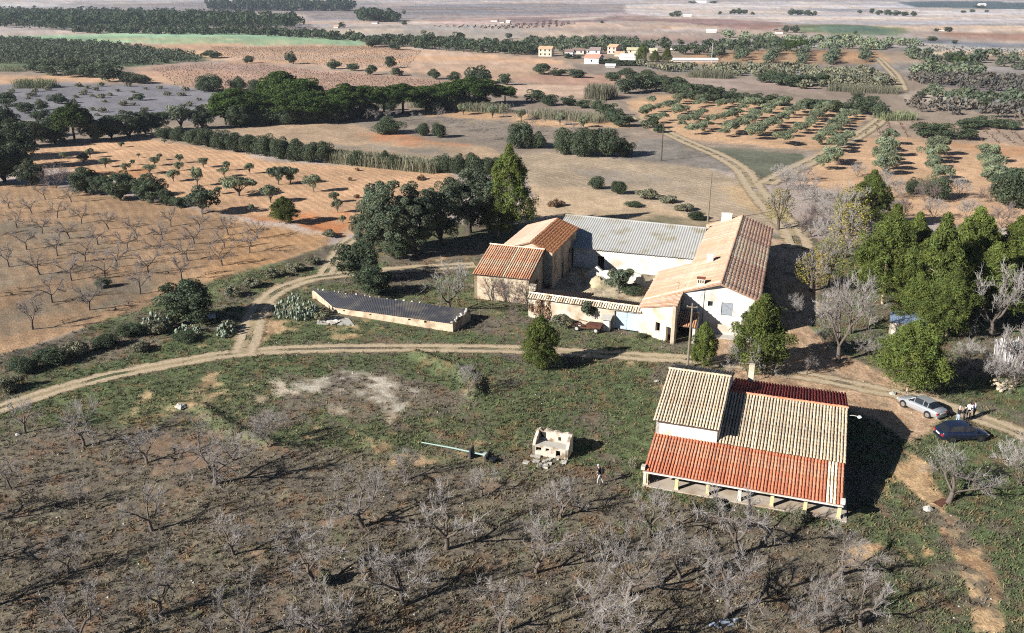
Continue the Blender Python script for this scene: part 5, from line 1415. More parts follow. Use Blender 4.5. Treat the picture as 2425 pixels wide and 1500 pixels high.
for x, y, wv, hv, lb in ((2215, 470, 66, 48, 'dark round bush above the grove'), (2160, 460, 40, 36, 'small dark bush left of the round one above the grove'), (2400, 490, 120, 84, 'big dark evergreen mass at the right edge above the grove')):
    plant('bush', 'bush', x, y, wv, hv, lb, 'shrub')
# by the buildings
plant('bare_tree', 'bare', 1065, 740, 130, 110, 'leafless purple grey tree at the dark shed end', 'tree')
plant('brown_shrub', 'brown_shrub', 1215, 740, 110, 80, 'brown leafless shrub against the stone barn', 'shrub')
plant('brown_shrub', 'dry_scrub', 1283, 752, 50, 50, 'straw coloured shrub against the yard wall corner', 'shrub')
plant('bush', 'olive_green', 1392, 768, 56, 56, 'round olive bush against the yard wall', 'shrub')
plant('yard_tree', 'olive_green', 1465, 695, 70, 58, 'grey green tree growing inside the yard', 'tree')
plant('bush', 'bush', 1495, 698, 50, 22, 'bright low bush in the yard corner', 'shrub')
plant('bush', 'scrub', 1340, 770, 60, 20, 'low grey scrub along the yard wall foot', 'shrub')
plant('climbing_vine', 'poplar', 1583, 790, 40, 62, 'yellow climbing vine on the wing corner', 'shrub', var=0)
# banks and ditches
for x, y, wv, hv in ((120, 862, 90, 44), (60, 880, 80, 40), (180, 842, 80, 36), (250, 822, 80, 32), (310, 795, 80, 34), (370, 790, 80, 34), (440, 806, 70, 24), (560, 700, 60, 26), (600, 680, 60, 24), (650, 655, 60, 22),
        (700, 640, 60, 22), (740, 625, 50, 20), (20, 925, 80, 36), (330, 830, 60, 24), (540, 780, 50, 24), (780, 560, 50, 16), (760, 760, 50, 26), (830, 640, 40, 20), (1520, 800, 30, 12), (1580, 480, 60, 18), (1620, 500, 60, 18), (1530, 470, 70, 26), (1650, 520, 60, 22), (1500, 490, 50, 14)):
    plant('bank_scrub', ('scrub', 'bush', 'scrub')[(x + y) % 3], x, y, wv * 0.8, hv * 0.8, 'low scrub on the field banks and ditches', 'shrub', 'scrub on the banks')
for x, y, wv, hv in ((1690, 1205, 60, 16), (1900, 1232, 50, 14), (1500, 1110, 26, 26), (770, 1385, 40, 30)):
    plant('garden_bush', 'scrub', x, y, wv, hv, 'low green bush near the porch', 'shrub', 'bushes by the porch')
# ------------------------------------------------------------------ orchards and hedges further out
OR1 = 'olive tree in the square orange orchard left of the straight lane'
pts = scatter([(1500, 262), (1570, 238), (1900, 250), (2050, 278), (2020, 300), (1940, 345), (1850, 342), (1640, 326), (1570, 305)], 8.5, 6.0, 62, 0.7, 3, 0.85)
orchard('olive_tree', 'olive', pts, 4.6, 3.2, OR1, 'olive trees of the square orange orchard', vary=0.25)
OR2 = 'olive tree in the slanting rows right of the straight lane'
pts = scatter([(1965, 356), (2020, 322), (2420, 372), (2560, 390), (2560, 450), (2240, 450), (2100, 428), (1910, 408)], 11.0, 6.4, 66, 0.6, 4, 0.9)
orchard('olive_tree', 'olive', pts, 4.7, 3.9, OR2, 'olive trees of the slanting rows', vary=0.22)
for x, y in ((1033, 267), (1097, 272), (1166, 279), (1234, 285), (1326, 297), (1382, 302)):
    plant('olive_tree', 'olive', x, y, 30, 27, 'olive in the single row before the dry reeds', 'tree', 'single row of olives before the reeds')
pts = scatter([(790, 288), (1010, 274), (1260, 290), (1480, 318), (1460, 332), (1200, 345), (930, 308)], 9.0, 7.0, 20, 0.8, 5, 0.8)
orchard('almond_tree', 'almond_dark', pts, 4.6, 3.4, 'thin bare tree in the grey middle orchard', 'bare trees of the grey middle orchard', vary=0.2)
# scattered dark bushes: (x, y, w, h)
SB = 'dark evergreen bush scattered over the far fields'
for x, y, wv, hv in ((1265, 242, 46, 30), (1300, 250, 44, 26), (1345, 250, 40, 22), (1380, 256, 40, 20), (1420, 262, 40, 26), (1435, 275, 50, 30), (1455, 290, 50, 34), (1475, 300, 60, 30), (1540, 305, 40, 32), (1560, 315, 30, 22),
        (1480, 222, 56, 42), (1515, 218, 60, 48), (1545, 215, 50, 34), (1585, 222, 44, 40), (1610, 230, 50, 46), (1640, 236, 56, 42), (1670, 240, 56, 40), (1700, 242, 54, 36), (1730, 242, 50, 30), (1755, 244, 44, 26),
        (1790, 248, 50, 26), (1820, 250, 50, 26), (1850, 250, 46, 22), (1920, 258, 50, 26), (1950, 262, 50, 26), (1980, 266, 50, 28), (2010, 268, 48, 30), (2045, 272, 56, 44), (2082, 280, 46, 36),
        (1820, 196, 54, 30), (1850, 202, 56, 30), (1880, 206, 56, 32), (1910, 204, 50, 26), (1950, 200, 50, 26), (1990, 198, 50, 22), (1450, 192, 44, 22), (1485, 186, 50, 24), (1530, 190, 50, 24), (1570, 200, 40, 22), (1600, 202, 40, 20),
        (880, 178, 30, 24), (940, 180, 30, 20), (790, 164, 36, 22), (835, 168, 36, 18), (1027, 188, 32, 24), (1076, 192, 32, 22), (1135, 198, 60, 42), (1195, 202, 34, 30), (1285, 176, 44, 26), (1365, 184, 44, 20), (1320, 180, 40, 18),
        (925, 162, 30, 30), (500, 138, 50, 18), (590, 150, 26, 18), (690, 152, 26, 30), (90, 172, 60, 34), (130, 178, 70, 40), (175, 182, 70, 44), (215, 184, 60, 38), (262, 194, 72, 46), (330, 198, 50, 22), (300, 196, 40, 26),
        (138, 246, 40, 24), (330, 238, 28, 18), (20, 252, 50, 34), (60, 268, 40, 26), (95, 285, 40, 28), (100, 262, 30, 24), (475, 215, 20, 16), (2030, 240, 30, 20), (2180, 232, 24, 18), (2290, 306, 60, 26), (2330, 300, 60, 26), (2365, 305, 50, 24), (2400, 308, 40, 22),
        (2200, 326, 80, 36), (2285, 332, 56, 28), (2230, 328, 60, 36), (1690, 240, 40, 30), (2060, 254, 40, 28), (2400, 235, 40, 24), (2330, 250, 40, 20)):
    g = 'bushes round the grey fallow' if x < 480 else 'bushes of the vineyards' if x < 1200 else 'bushes beside the pale track' if x < 1479 and y > 200 or x < 1400 else 'bushes at right' if x > 2095 or y > 285 else 'bushes above the square orchard'
    plant('far_bush', 'oak_far', x, y, wv, hv, SB, 'shrub', g, parts=False)
# grey and green strips right of the middle lane
def strip(name, kd, poly, row, gap, ang, W, Hh, label, cat, seed, keep=0.9, jit=1.2, dens=(7, 22)):
    q = scatter(poly, row, gap, ang, jit, seed, keep)
    r = np.random.default_rng(seed)
    return mass(name, kd, [(p[0], p[1], r.uniform(0.7, 1.3)) for p in q], label, cat, (W, Hh), dens)
strip('scrub_strip', 'olive_green', [(2180, 222), (2500, 246), (2500, 266), (2420, 256), (2250, 242)], 7, 5, 10, 5.0, 3.2, 'dense green orchard strip at right below the grey strip', 'orchard', 11)
strip('scrub_strip', 'grey_far', [(2150, 186), (2500, 196), (2500, 228), (2420, 222), (2190, 208)], 6, 6, 10, 5.0, 2.4, 'grey leafless orchard strip at right', 'orchard', 12)
strip('scrub_strip', 'grey_far', [(2120, 246), (2500, 268), (2500, 296), (2160, 268)], 10, 8, 15, 5.5, 3.0, 'sparse leafless orchard right of the upper lane', 'orchard', 13, 0.8)
strip('scrub_strip', 'olive', [(2160, 170), (2330, 172), (2330, 186), (2150, 184)], 10, 8, 10, 6.0, 3.6, 'grey olive row strip above the grey orchard', 'orchard', 14)
strip('scrub_strip', 'scrub', [(1500, 156), (1900, 162), (2100, 178), (2090, 200), (1900, 190), (1620, 176)], 9, 8, 10, 6.0, 2.4, 'low grey scrub belt below the hamlet', 'scrub', 15, 0.85)
strip('scrub_strip', 'scrub', [(1860, 196), (2100, 190), (2100, 212), (1900, 214)], 8, 8, 10, 6.0, 3.0, 'grey green thicket left of the upper lane', 'scrub', 16, 0.9)
strip('olive_rows', 'olive_green', [(1860, 128), (2080, 126), (2090, 150), (1900, 158), (1790, 150), (1640, 140), (1680, 128)], 17, 7.5, 70, 6.0, 4.5, 'green olive rows on orange soil right of the hamlet', 'orchard', 17, 0.95, 0.8)
strip('olive_rows', 'oak_far', [(1560, 108), (1840, 104), (1880, 124), (1640, 138), (1540, 120)], 16, 12, 20, 8.0, 5.0, 'mixed green orchard behind the hamlet shed', 'orchard', 18, 0.7, 3)
strip('olive_rows', 'olive', [(1700, 82), (1850, 92), (2130, 98), (2190, 112), (2080, 122), (1880, 116), (1760, 104)], 18, 12, 15, 8.0, 4.0, 'grey dotted orchard behind the right pines', 'orchard', 19, 0.75, 3)
strip('olive_rows', 'olive_green', [(2150, 130), (2480, 138), (2480, 180), (2160, 168)], 18, 14, 15, 8.0, 4.5, 'mixed trees on the right edge far back', 'orchard', 20, 0.5, 4)
strip('olive_rows', 'olive_green', [(1210, 112), (1290, 100), (1480, 100), (1540, 108), (1540, 122), (1280, 128)], 12, 8, 8, 7.0, 4.5, 'dense green orchard behind the hamlet', 'orchard', 21, 0.95, 2)
strip('hedge_belt', 'oak_far', [(860, 108), (880, 98), (1250, 116), (1280, 126), (1250, 132), (1000, 118)], 10, 6, 3, 7.0, 5.0, 'green hedge belt running left from the hamlet', 'hedge', 22, 0.95, 2)
strip('hedge_belt', 'oak_far', [(600, 78), (860, 92), (860, 100), (600, 84), (180, 80), (180, 74)], 12, 9, 3, 9.0, 5.0, 'dark hedge belt behind the mint green field', 'hedge', 23, 0.95, 2)
strip('olive_plantation', 'olive_green', [(-60, 94), (150, 102), (290, 112), (480, 140), (470, 148), (300, 160), (-60, 148)], 6.5, 5.0, 25, 5.2, 3.2, 'dense young olive plantation at left below the mint green field', 'orchard', 24, 0.95, 0.8, (5, 15))
strip('pine_wood', 'wood_far', [(-60, 62), (0, 66), (120, 76), (300, 74), (620, 73), (725, 70), (700, 58), (560, 50), (300, 42), (0, 40), (-60, 42)], 13, 10, 12, 13.0, 12.0, 'dark pine wood along the top left', 'wood', 25, 0.9, 4, (5, 13))
strip('pine_wood', 'wood_far', [(500, 26), (840, 28), (836, 24), (560, 21), (500, 22)], 30, 22, 5, 26.0, 17.0, 'thin dark tree belt far out above the wood', 'wood', 26, 0.9, 6)
strip('pine_wood', 'wood_far', [(842, 53), (945, 54), (945, 48), (850, 46)], 16, 13, 5, 16.0, 12.0, 'small dark wood around the white house left of centre', 'wood', 27, 0.95, 4)
strip('grey_orchard', 'scrub', [(0, 214), (150, 204), (400, 206), (515, 226), (515, 270), (300, 284), (0, 258)], 8, 7, 20, 2.6, 0.9, 'low grey scrub of the fallow field at left', 'scrub', 28, 0.45, 2)
# vine rows
def vines(poly, row, gap, ang, label, seed, s=0.5, hz=0.7):
    q = scatter(poly, row, gap, ang, 0.15, seed, 0.93)
    n = len(q)
    z = hgt(q[:, 0], q[:, 1])
    c = np.stack([q[:, 0], q[:, 1], z + hz * 0.45], 1)
    c = np.repeat(c, 4, 0) + rng.normal(size=(4 * n, 3)) * np.array((s * 0.5, s * 0.5, hz * 0.25))
    t = 0.7 + 0.6 * rng.random(4 * n)
    v, f, cc = leaf_quads(c, sphere_dirs(4 * n), np.full(4 * n, s * 0.5), 0.6, np.stack([t] * 3, 1))
    me = np_mesh('vine_rows', v, f, cc); me.materials.append(L_VROW)
    return tag(link(bpy.data.objects.new('vine_rows', me)), label, 'vineyard', kind='stuff')
L_VROW = leafmat('vine_stocks', (120, 92, 78))
vines([(360, 165), (490, 154), (620, 154), (1000, 190), (1180, 208), (1100, 214), (760, 216), (420, 204)], 3.6, 2.2, 72, 'lower vineyard of thin dark rows on pink soil', 41, 0.55, 0.8)
vines([(500, 110), (860, 112), (1000, 122), (960, 166), (620, 146), (520, 138)], 4.4, 2.6, 72, 'upper vineyard of thin rows on pale orange soil', 42, 0.6, 0.8)
vines([(2075, 285), (2200, 290), (2480, 318), (2480, 348), (2250, 328), (2040, 316)], 3.6, 1.8, 72, 'vineyard strip with dark bare stocks at right', 43, 0.5, 0.9)
vines([(1010, 64), (1190, 62), (1310, 50), (1370, 56), (1330, 64), (1200, 72)], 14, 9, 30, 'dotted young orchard rows far out on pale soil', 44, 2.4, 2.4)
vines([(2170, 108), (2480, 124), (2480, 142), (2190, 128)], 9, 5, 10, 'young trees in pale rows far right', 45, 1.4, 1.6)
# single far trees
FT = 'lone dark tree far out on the plain'
for x, y, wv, hv in ((1012, 108, 42, 34), (1050, 104, 30, 20), (1085, 104, 34, 28), (1070, 110, 40, 16), (880, 112, 44, 26), (935, 118, 36, 16), (810, 66, 16, 14), (958, 60, 14, 12), (957, 34, 12, 10), (1206, 92, 18, 14), (1150, 98, 14, 9), (1175, 99, 14, 9), (1425, 56, 10, 7),
        (1603, 41, 22, 16), (1590, 40, 14, 10), (1735, 34, 16, 12), (1750, 34, 20, 14), (1764, 34, 16, 12), (1705, 35, 10, 8), (1782, 36, 10, 8), (1874, 37, 22, 16), (1892, 37, 26, 14), (1912, 38, 22, 14), (1928, 38, 14, 12),
        (2036, 32, 12, 8), (2064, 33, 14, 14), (2082, 36, 20, 12), (2102, 37, 20, 14), (2122, 38, 20, 13), (2142, 39, 20, 12), (2162, 40, 16, 13), (1860, 78, 18, 18), (1882, 78, 22, 18), (1838, 76, 12, 8), (2026, 82, 10, 9), (2245, 76, 20, 12), (2218, 75, 14, 8),
        (2302, 30, 14, 8), (2280, 31, 14, 6), (2336, 30, 10, 6), (2320, 20, 26, 8), (46, 24, 12, 10), (82, 20, 9, 7), (880, 34, 14, 10), (2000, 94, 24, 12), (1985, 96, 18, 14), (2205, 98, 24, 12), (2260, 104, 14, 9), (1640, 9, 20, 7), (1690, 9, 20, 7), (785, 16, 30, 10), (815, 16, 20, 10), (560, 14, 16, 10), (1925, 106, 20, 13), (2210, 160, 22, 16), (2250, 148, 34, 22), (2300, 146, 28, 16)):
    plant('far_tree', 'oak_far', x, y, wv, hv, FT, 'tree', 'lone trees of the far plain', parts=False)
for x, y, wv, hv, lb in ((1520, 148, 32, 42, 'left of three dark pines in the hamlet'), (1550, 150, 26, 30, 'middle of three dark pines in the hamlet'), (1578, 150, 26, 36, 'right of three dark pines in the hamlet')):
    plant('hamlet_pine', 'pine', x, y, wv, hv, lb, 'tree')
for x, y, wv, hv in ((1865, 122, 26, 26), (1882, 124, 30, 30), (1900, 122, 28, 30), (1830, 112, 22, 18), (2270, 158, 36, 26)):
    plant('far_pine', 'pine_far', x, y, wv, hv, 'round topped pine in the right middle distance', 'tree', 'pines of the right middle distance', parts=False)
for x, y, wv, hv in ((1440, 152, 50, 14), (1470, 156, 40, 14), (1495, 156, 40, 14), (1412, 150, 24, 10), (1345, 140, 24, 14), (1365, 140, 20, 10)):
    plant('garden_bush', 'oak_far', x, y, wv, hv, 'garden hedge bush of the hamlet', 'shrub', 'garden bushes of the hamlet', parts=False)

# ------------------------------------------------------------------ grass, weeds and stones on the near ground
def weeds():
    n = 90000
    # denser towards the camera
    R = 40 + 85 * rng.random(n) ** 1.35; T = np.radians(-36 + 72 * rng.random(n))
    x, y = R * np.sin(T), R * np.cos(T)
    cc, fur, gr = ground_cols(x, y)
    d = np.full(n, 1e9)
    for k in ('main', 'branch', 'field_link'):
        d = np.minimum(d, seg_dist(x, y, [tuple(q) for q in spline(TRACKS[k][0], 3.0)]) - TRACKS[k][1] * 0.42)
    def inside(ox, oy, ang, x0, x1, y0, y1):
        ca, sa = math.cos(ang), math.sin(ang)
        u = (x - ox) * ca - (y - oy) * sa; v = (x - ox) * sa + (y - oy) * ca
        return (u > x0) & (u < x1) & (v > y0) & (v < y1)
    a1 = math.radians(19.5); a2 = math.radians(18)
    blocked = inside(24.59, 55.58, a1, -15.2, 0.6, 0.4, 15) | inside(FO[0], FO[1], a2, -8.8, 5, 0.3, 36) | inside(FO[0], FO[1], a2, -32, -4, 5, 34) | inside(FO[0], FO[1], a2, -23, -8, 0.4, 8) | inside(-6.95, 95, math.radians(20.5), -18, 0.3, 0, 4.8)
    keep = (d > 0.1) & (gr > 0.25) & (rng.random(n) < 0.25 + gr) & ~blocked
    x, y, cc, gr = x[keep], y[keep], cc[keep], gr[keep]
    n = len(x)
    z = hgt(x, y)
    big = vnoise(x, y, 3.0, 77)
    h = (0.07 + 0.16 * rng.random(n) ** 2) * (0.6 + 0.9 * big)
    V = []; C = []
    for k in range(3):
        a = rng.random(n) * 6.283; w_ = 0.035 + 0.05 * rng.random(n)
        o = rng.normal(size=(n, 2)) * 0.09
        lean = rng.normal(size=(n, 2)) * 0.5 * h[:, None]
        p0 = np.stack([x + o[:, 0] - np.cos(a) * w_, y + o[:, 1] - np.sin(a) * w_, z - 0.02], 1)
        p1 = np.stack([x + o[:, 0] + np.cos(a) * w_, y + o[:, 1] + np.sin(a) * w_, z - 0.02], 1)
        p2 = np.stack([x + o[:, 0] + lean[:, 0], y + o[:, 1] + lean[:, 1], z + h], 1)
        V.append(np.stack([p0, p1, p2], 1).reshape(-1, 3))
        t = rng.uniform(0.75, 1.45, n)[:, None]
        straw = (rng.random(n) < 0.13)[:, None]
        c = np.where(straw, np.array(alb(150, 134, 102)[:3]), cc) * t
        C.append(np.repeat(c, 3, 0))
    v = np.vstack(V); c = np.vstack(C)
    me = np_mesh('grass', v, np.arange(len(v)).reshape(-1, 3), c)
    me.materials.append(mat('grass_blades', (1, 1, 1, 1), 0.9, 0.0, 1.0, attr=True, spec=0.1, trans=0.2))
    tag(link(bpy.data.objects.new('grass', me)), 'short rough grass and weeds around the farm', 'grass', kind='stuff')
    # coarser weed clumps: dark stalks, straw and green rosettes
    n2 = 16000
    sel = rng.choice(n, n2, replace=False); xs, ys, zs, cs = x[sel], y[sel], z[sel], cc[sel]
    V = []; C = []
    kindv = rng.random(n2)
    tintc = np.where((kindv < 0.3)[:, None], np.array(alb(104, 92, 82)[:3]), np.where((kindv < 0.5)[:, None], np.array(alb(168, 150, 116)[:3]), cs * 1.05))
    hh = (0.12 + 0.30 * rng.random(n2) ** 2)
    for k in range(7):
        a = rng.random(n2) * 6.283; w_ = 0.02 + 0.035 * rng.random(n2); o = rng.normal(size=(n2, 2)) * 0.10; lean = rng.normal(size=(n2, 2)) * 0.55 * hh[:, None]
        p0 = np.stack([xs + o[:, 0] - np.cos(a) * w_, ys + o[:, 1] - np.sin(a) * w_, zs - 0.02], 1)
        p1 = np.stack([xs + o[:, 0] + np.cos(a) * w_, ys + o[:, 1] + np.sin(a) * w_, zs - 0.02], 1)
        p2 = np.stack([xs + o[:, 0] + lean[:, 0], ys + o[:, 1] + lean[:, 1], zs + hh * rng.uniform(0.6, 1.1, n2)], 1)
        V.append(np.stack([p0, p1, p2], 1).reshape(-1, 3)); C.append(np.repeat(tintc * rng.uniform(0.75, 1.3, n2)[:, None], 3, 0))
    v = np.vstack(V)
    me = np_mesh('weeds', v, np.arange(len(v)).reshape(-1, 3), np.vstack(C)); me.materials.append(MATS['grass_blades'])
    tag(link(bpy.data.objects.new('weeds', me)), 'taller weeds and dry stalks between the grass', 'weeds', kind='stuff')
    # stones
    m = 900
    R = 42 + 55 * rng.random(m) ** 1.2; T = np.radians(-34 + 68 * rng.random(m)); x, y = R * np.sin(T), R * np.cos(T)
    s = 0.03 + 0.09 * rng.random(m) ** 3
    base = np.array([(1, 0, 0), (0, 1, 0), (-1, 0, 0), (0, -1, 0), (0, 0, 0.8), (0, 0, -0.5)], float)
    fc = np.array([(0, 1, 4), (1, 2, 4), (2, 3, 4), (3, 0, 4), (1, 0, 5), (2, 1, 5), (3, 2, 5), (0, 3, 5)])
    v = (base[None] * (0.7 + 0.6 * rng.random((m, 6, 3)))) * s[:, None, None] + np.stack([x, y, hgt(x, y)], 1)[:, None]
    f = (fc[None] + (np.arange(m) * 6)[:, None, None]).reshape(-1, 3)
    me = np_mesh('pebbles', v.reshape(-1, 3), f); me.materials.append(M_CONCRETE)
    tag(link(bpy.data.objects.new('pebbles', me)), 'pale stones strewn over the rough ground', 'stones', kind='stuff')
weeds()
# ------------------------------------------------------------------ cars
M_TYRE = mat('tyre_rubber', (0.02, 0.02, 0.02, 1), 0.9, 0.1, 5.0)
M_RIM = mat('alloy_rim', (0.55, 0.55, 0.56, 1), 0.35, 0.0, metal=0.9)
M_CARGLASS = mat('car_glass', (0.015, 0.018, 0.022, 1), 0.06, 0.0, spec=0.8)
M_REDLIGHT = mat('tail_lamp', (0.45, 0.02, 0.02, 1), 0.25, 0.0)
M_HEAD = mat('head_lamp', (0.8, 0.8, 0.8, 1), 0.15, 0.0)
M_PLATE = mat('number_plate', (0.75, 0.75, 0.72, 1), 0.5, 0.0)
M_TRIM = mat('black_trim', (0.015, 0.015, 0.016, 1), 0.5, 0.0)
def car(name, loc, ang, paint, label, L=4.5, W=1.78, hatch=False, rimm=None):
    """x forward, y left; built from lofted sections"""
    o = empty(name, loc, ang, label, 'car', 'parked cars')
    h = L / 2
    # body sections: x, half width, bottom, waist, top of body (bonnet or deck), crown half width
    if hatch:
        secs = [(-h, .66, .42, .62, .80, .52), (-h + .10, .80, .30, .66, .98, .66), (-h + .5, .87, .24, .70, 1.02, .74), (-1.2, .89, .22, .70, 1.00, .76), (0, .89, .22, .69, .98, .76), (.75, .89, .22, .68, .97, .76), (1.3, .88, .22, .66, .92, .72), (h - .45, .84, .24, .62, .80, .64), (h - .1, .74, .30, .56, .68, .54), (h, .58, .38, .52, .60, .44)]
        gh = [(-h + .16, .62, .99, .99), (-h + .62, .60, .99, 1.36), (-1.2, .60, .99, 1.46), (-.2, .60, .98, 1.49), (.35, .58, .97, 1.44), (1.25, .66, .93, .94)]
    else:
        secs = [(-h, .64, .40, .62, .84, .52), (-h + .12, .78, .30, .64, .92, .66), (-h + .55, .84, .24, .66, .95, .74), (-1.2, .87, .21, .66, .95, .76), (0, .87, .20, .65, .93, .76), (.75, .87, .20, .64, .92, .76), (1.25, .86, .21, .62, .88, .72), (h - .5, .83, .23, .58, .76, .64), (h - .12, .74, .30, .54, .66, .56), (h, .60, .38, .50, .58, .46)]
        gh = [(-h + .62, .66, .94, .95), (-h + 1.15, .58, .95, 1.30), (-.6, .57, .94, 1.40), (.0, .56, .93, 1.40), (.35, .56, .92, 1.36), (1.1, .66, .90, .91)]
    def section(x, hw, zb, zw, zt, cw):
        half = [(0, zb), (hw * .86, zb), (hw, zb + .12), (hw, zw), (hw * .97, zt - .07), (cw, zt), (0, zt + .02)]
        return [(x, -y, z) for y, z in half] + [(x, y, z) for y, z in half[-2:0:-1]]
    S = [section(*s) for s in secs]; n = len(S[0])
    v = [p for s in S for p in s]
    f = [(i * n + k, i * n + (k + 1) % n, (i + 1) * n + (k + 1) % n, (i + 1) * n + k) for i in range(len(S) - 1) for k in range(n)]
    f += [tuple(range(n)), tuple(range((len(S) - 1) * n, len(S) * n))]
    mb = MB(); mb.v = v; mb.f = f
    body = mb.build('body', paint, o, True)
    # greenhouse: glass band and painted roof skin
    G = MB(); roofv = []
    rows = []
    for x, hw, zb, zt in gh:
        rows.append([(x, -hw - .10, zb), (x, -hw + .02, zt), (x, hw - .02, zt), (x, hw + .10, zb)])
    G.v = [p for r in rows for p in r]
    G.f = [(i * 4 + k, i * 4 + k + 1, (i + 1) * 4 + k + 1, (i + 1) * 4 + k) for i in range(len(rows) - 1) for k in range(3)]
    G.build('windows', M_CARGLASS, o, False)
    R = MB()
    rr = rows[1:-1]
    top = [[(x, y * 1.01, z + .02) for x, y, z in (r[1], r[2])] for r in rr]
    m_ = len(top)
    R.v = [p for t in top for p in (t[0], (t[0][0], 0, t[0][2] + .03), t[1])]
    R.f = [(i * 3 + k, i * 3 + k + 1, (i + 1) * 3 + k + 1, (i + 1) * 3 + k) for i in range(m_ - 1) for k in range(2)]
    R.build('roof', paint, o, True)
    for s in (1, -1):
        for i in (1, 2 if not hatch else 3, len(rows) - 2):
            r = rows[i][3 if s > 0 else 0]; t = rows[i][2 if s > 0 else 1]
            MB().tube([(r[0], r[1] * 1.01, r[2]), (t[0], t[1] * 1.01, t[2] + .02)], 0.035, 5).build('pillar', paint, o)
        r0, r1 = rows[-1][3 if s > 0 else 0], rows[-2][2 if s > 0 else 1]
        MB().tube([(r0[0], r0[1], r0[2]), (r1[0], r1[1], r1[2] + .02)], 0.04, 5).build('pillar', paint, o)
        MB().box(.72, .92, s * .90 - .08, s * .90 + .08, .92, 1.04).build('mirror', paint, o)
        MB().box(-h - .01, -h + .22, s * .62 - .14, s * .62 + .14, .62, .78).build('tail_light', M_REDLIGHT, o)
        MB().box(h - .22, h - .04, s * .56 - .15, s * .56 + .15, .50, .62).build('headlight', M_HEAD, o)
        for x in (-1.32, 1.34):
            wl = MB().lathe([(.20, -.10), (.31, -.10), (.325, -.06), (.325, .06), (.31, .10), (.20, .10)], 18, 'y', (x, s * .80, .325)).build('wheel', M_TYRE, o)
            rim = MB()
            rim.lathe([(.05, -.112), (.22, -.105), (.22, .105), (.05, .112)], 14, 'y', (x, s * .80, .325))
            rim.build('rim', rimm or M_RIM, wl)
            MB().lathe([(.37, -.02), (.37, .02)], 18, 'y', (x, s * .885, .36)).build('wheel_arch', M_TRIM, o)
    MB().box(-h - .03, -h + .05, -.26, .26, .60, .72).build('number_plate', M_PLATE, o)
    MB().box(-h - .02, -h + .3, -.7, .7, .28, .40).build('rear_bumper', M_TRIM if hatch else paint, o)
    return o
P_SILVER = mat('silver_paint', (0.50, 0.51, 0.52, 1), 0.28, 0.0, metal=0.55, coat=0.6)
P_NAVY = mat('navy_paint', (0.012, 0.018, 0.040, 1), 0.22, 0.0, metal=0.2, coat=0.8)
a, b = at(2136, 963), at(2198, 991)        # near side front and rear wheels of the silver car
d = (a - b); d.z = 0; d.normalize(); left = Vector((-d.y, d.x, 0))
car('silver_car', (a + b) / 2 - left * 0.80, math.atan2(d.y, d.x), P_SILVER, 'silver saloon car parked below the round pine')
a, b = at(2322, 1046), at(2250, 1049)
d = (a - b); d.z = 0; d.normalize(); left = Vector((-d.y, d.x, 0))
car('dark_car', (a + b) / 2 + left * 0.80, math.atan2(d.y, d.x), P_NAVY, 'dark navy hatchback car parked beside the group of people', 4.4, 1.8, True, mat('dark_rim', (0.08, 0.08, 0.085, 1), 0.4, 0.0, metal=0.6))

# ------------------------------------------------------------------ people
SKIN = mat('skin', (0.50, 0.30, 0.21, 1), 0.6, 0.05)
HAIRS = {'dark': mat('dark_hair', (0.02, 0.015, 0.012, 1), 0.7, 0.1), 'grey': mat('grey_hair', (0.38, 0.37, 0.36, 1), 0.7, 0.1)}
def body_mesh(pose):
    """skinned skeleton; +x is the way the person faces"""
    V = []; E = []; R = []
    def jt(p, r, parent=None):
        V.append(p); R.append(r)
        if parent is not None: E.append((parent, len(V) - 1))
        return len(V) - 1
    st = pose.get('stride', 0.0); bend = pose.get('bend', 0.0)
    pel = jt((0, 0, .93), .135)
    wst = jt((0.02 + bend * .1, 0, 1.08), .125, pel)
    chs = jt((0.03 + bend * .25, 0, 1.30), .145, wst)
    nk = jt((0.03 + bend * .36, 0, 1.47), .055, chs)
    hd = jt((0.06 + bend * .42, 0, 1.58), .085, nk); jt((0.07 + bend * .46, 0, 1.70), .080, hd)
    for s in (1, -1):
        hip = jt((0, s * .10, .88), .10, pel)
        kn = jt((0.04 + s * st * .22, s * .11, .48), .062, hip)
        an = jt((-0.04 + s * st * .42, s * .11, .09), .045, kn)
        jt((0.14 + s * st * .42, s * .12, .04), .04, an)
        sh = jt((0.03 + bend * .28, s * .19, 1.40), .062, chs)
        ar = pose.get('arm', (0.1, 0.05))
        el = jt((0.0 + ar[0] * .6 - s * st * .12, s * .26, 1.12), .045, sh)
        wr = jt((0.05 + ar[0] * 1.9 - s * st * .22, s * (.25 - ar[1]), 0.90 + ar[0] * .45), .033, el)
        pm = jt((V[wr][0] + .03, V[wr][1], V[wr][2] - .07), .030, wr)
        for q in range(4):
            k = jt((V[pm][0] + .025 * (q - 1.5), V[pm][1], V[pm][2] - .055), .0095, pm)
            jt((V[k][0] + .008, V[k][1] - s * .012, V[k][2] - .04), .009, k)
        k = jt((V[wr][0] + .05, V[wr][1] - s * .01, V[wr][2] - .05), .011, wr); jt((V[k][0] + .012, V[k][1], V[k][2] - .035), .010, k)
    me = bpy.data.meshes.new('body'); me.from_pydata(V, E, [])
    ob = bpy.data.objects.new('body_tmp', me); col.objects.link(ob)
    m = ob.modifiers.new('skin', 'SKIN'); m.use_smooth_shade = True
    for i, r in enumerate(R):
        sv = me.skin_vertices[0].data[i]; sv.radius = (r, r); sv.use_root = (i == 0)
    ob.modifiers.new('sub', 'SUBSURF').levels = 1
    dg = bpy.context.evaluated_depsgraph_get()
    out = bpy.data.meshes.new_from_object(ob.evaluated_get(dg))
    bpy.data.objects.remove(ob)
    return out, V
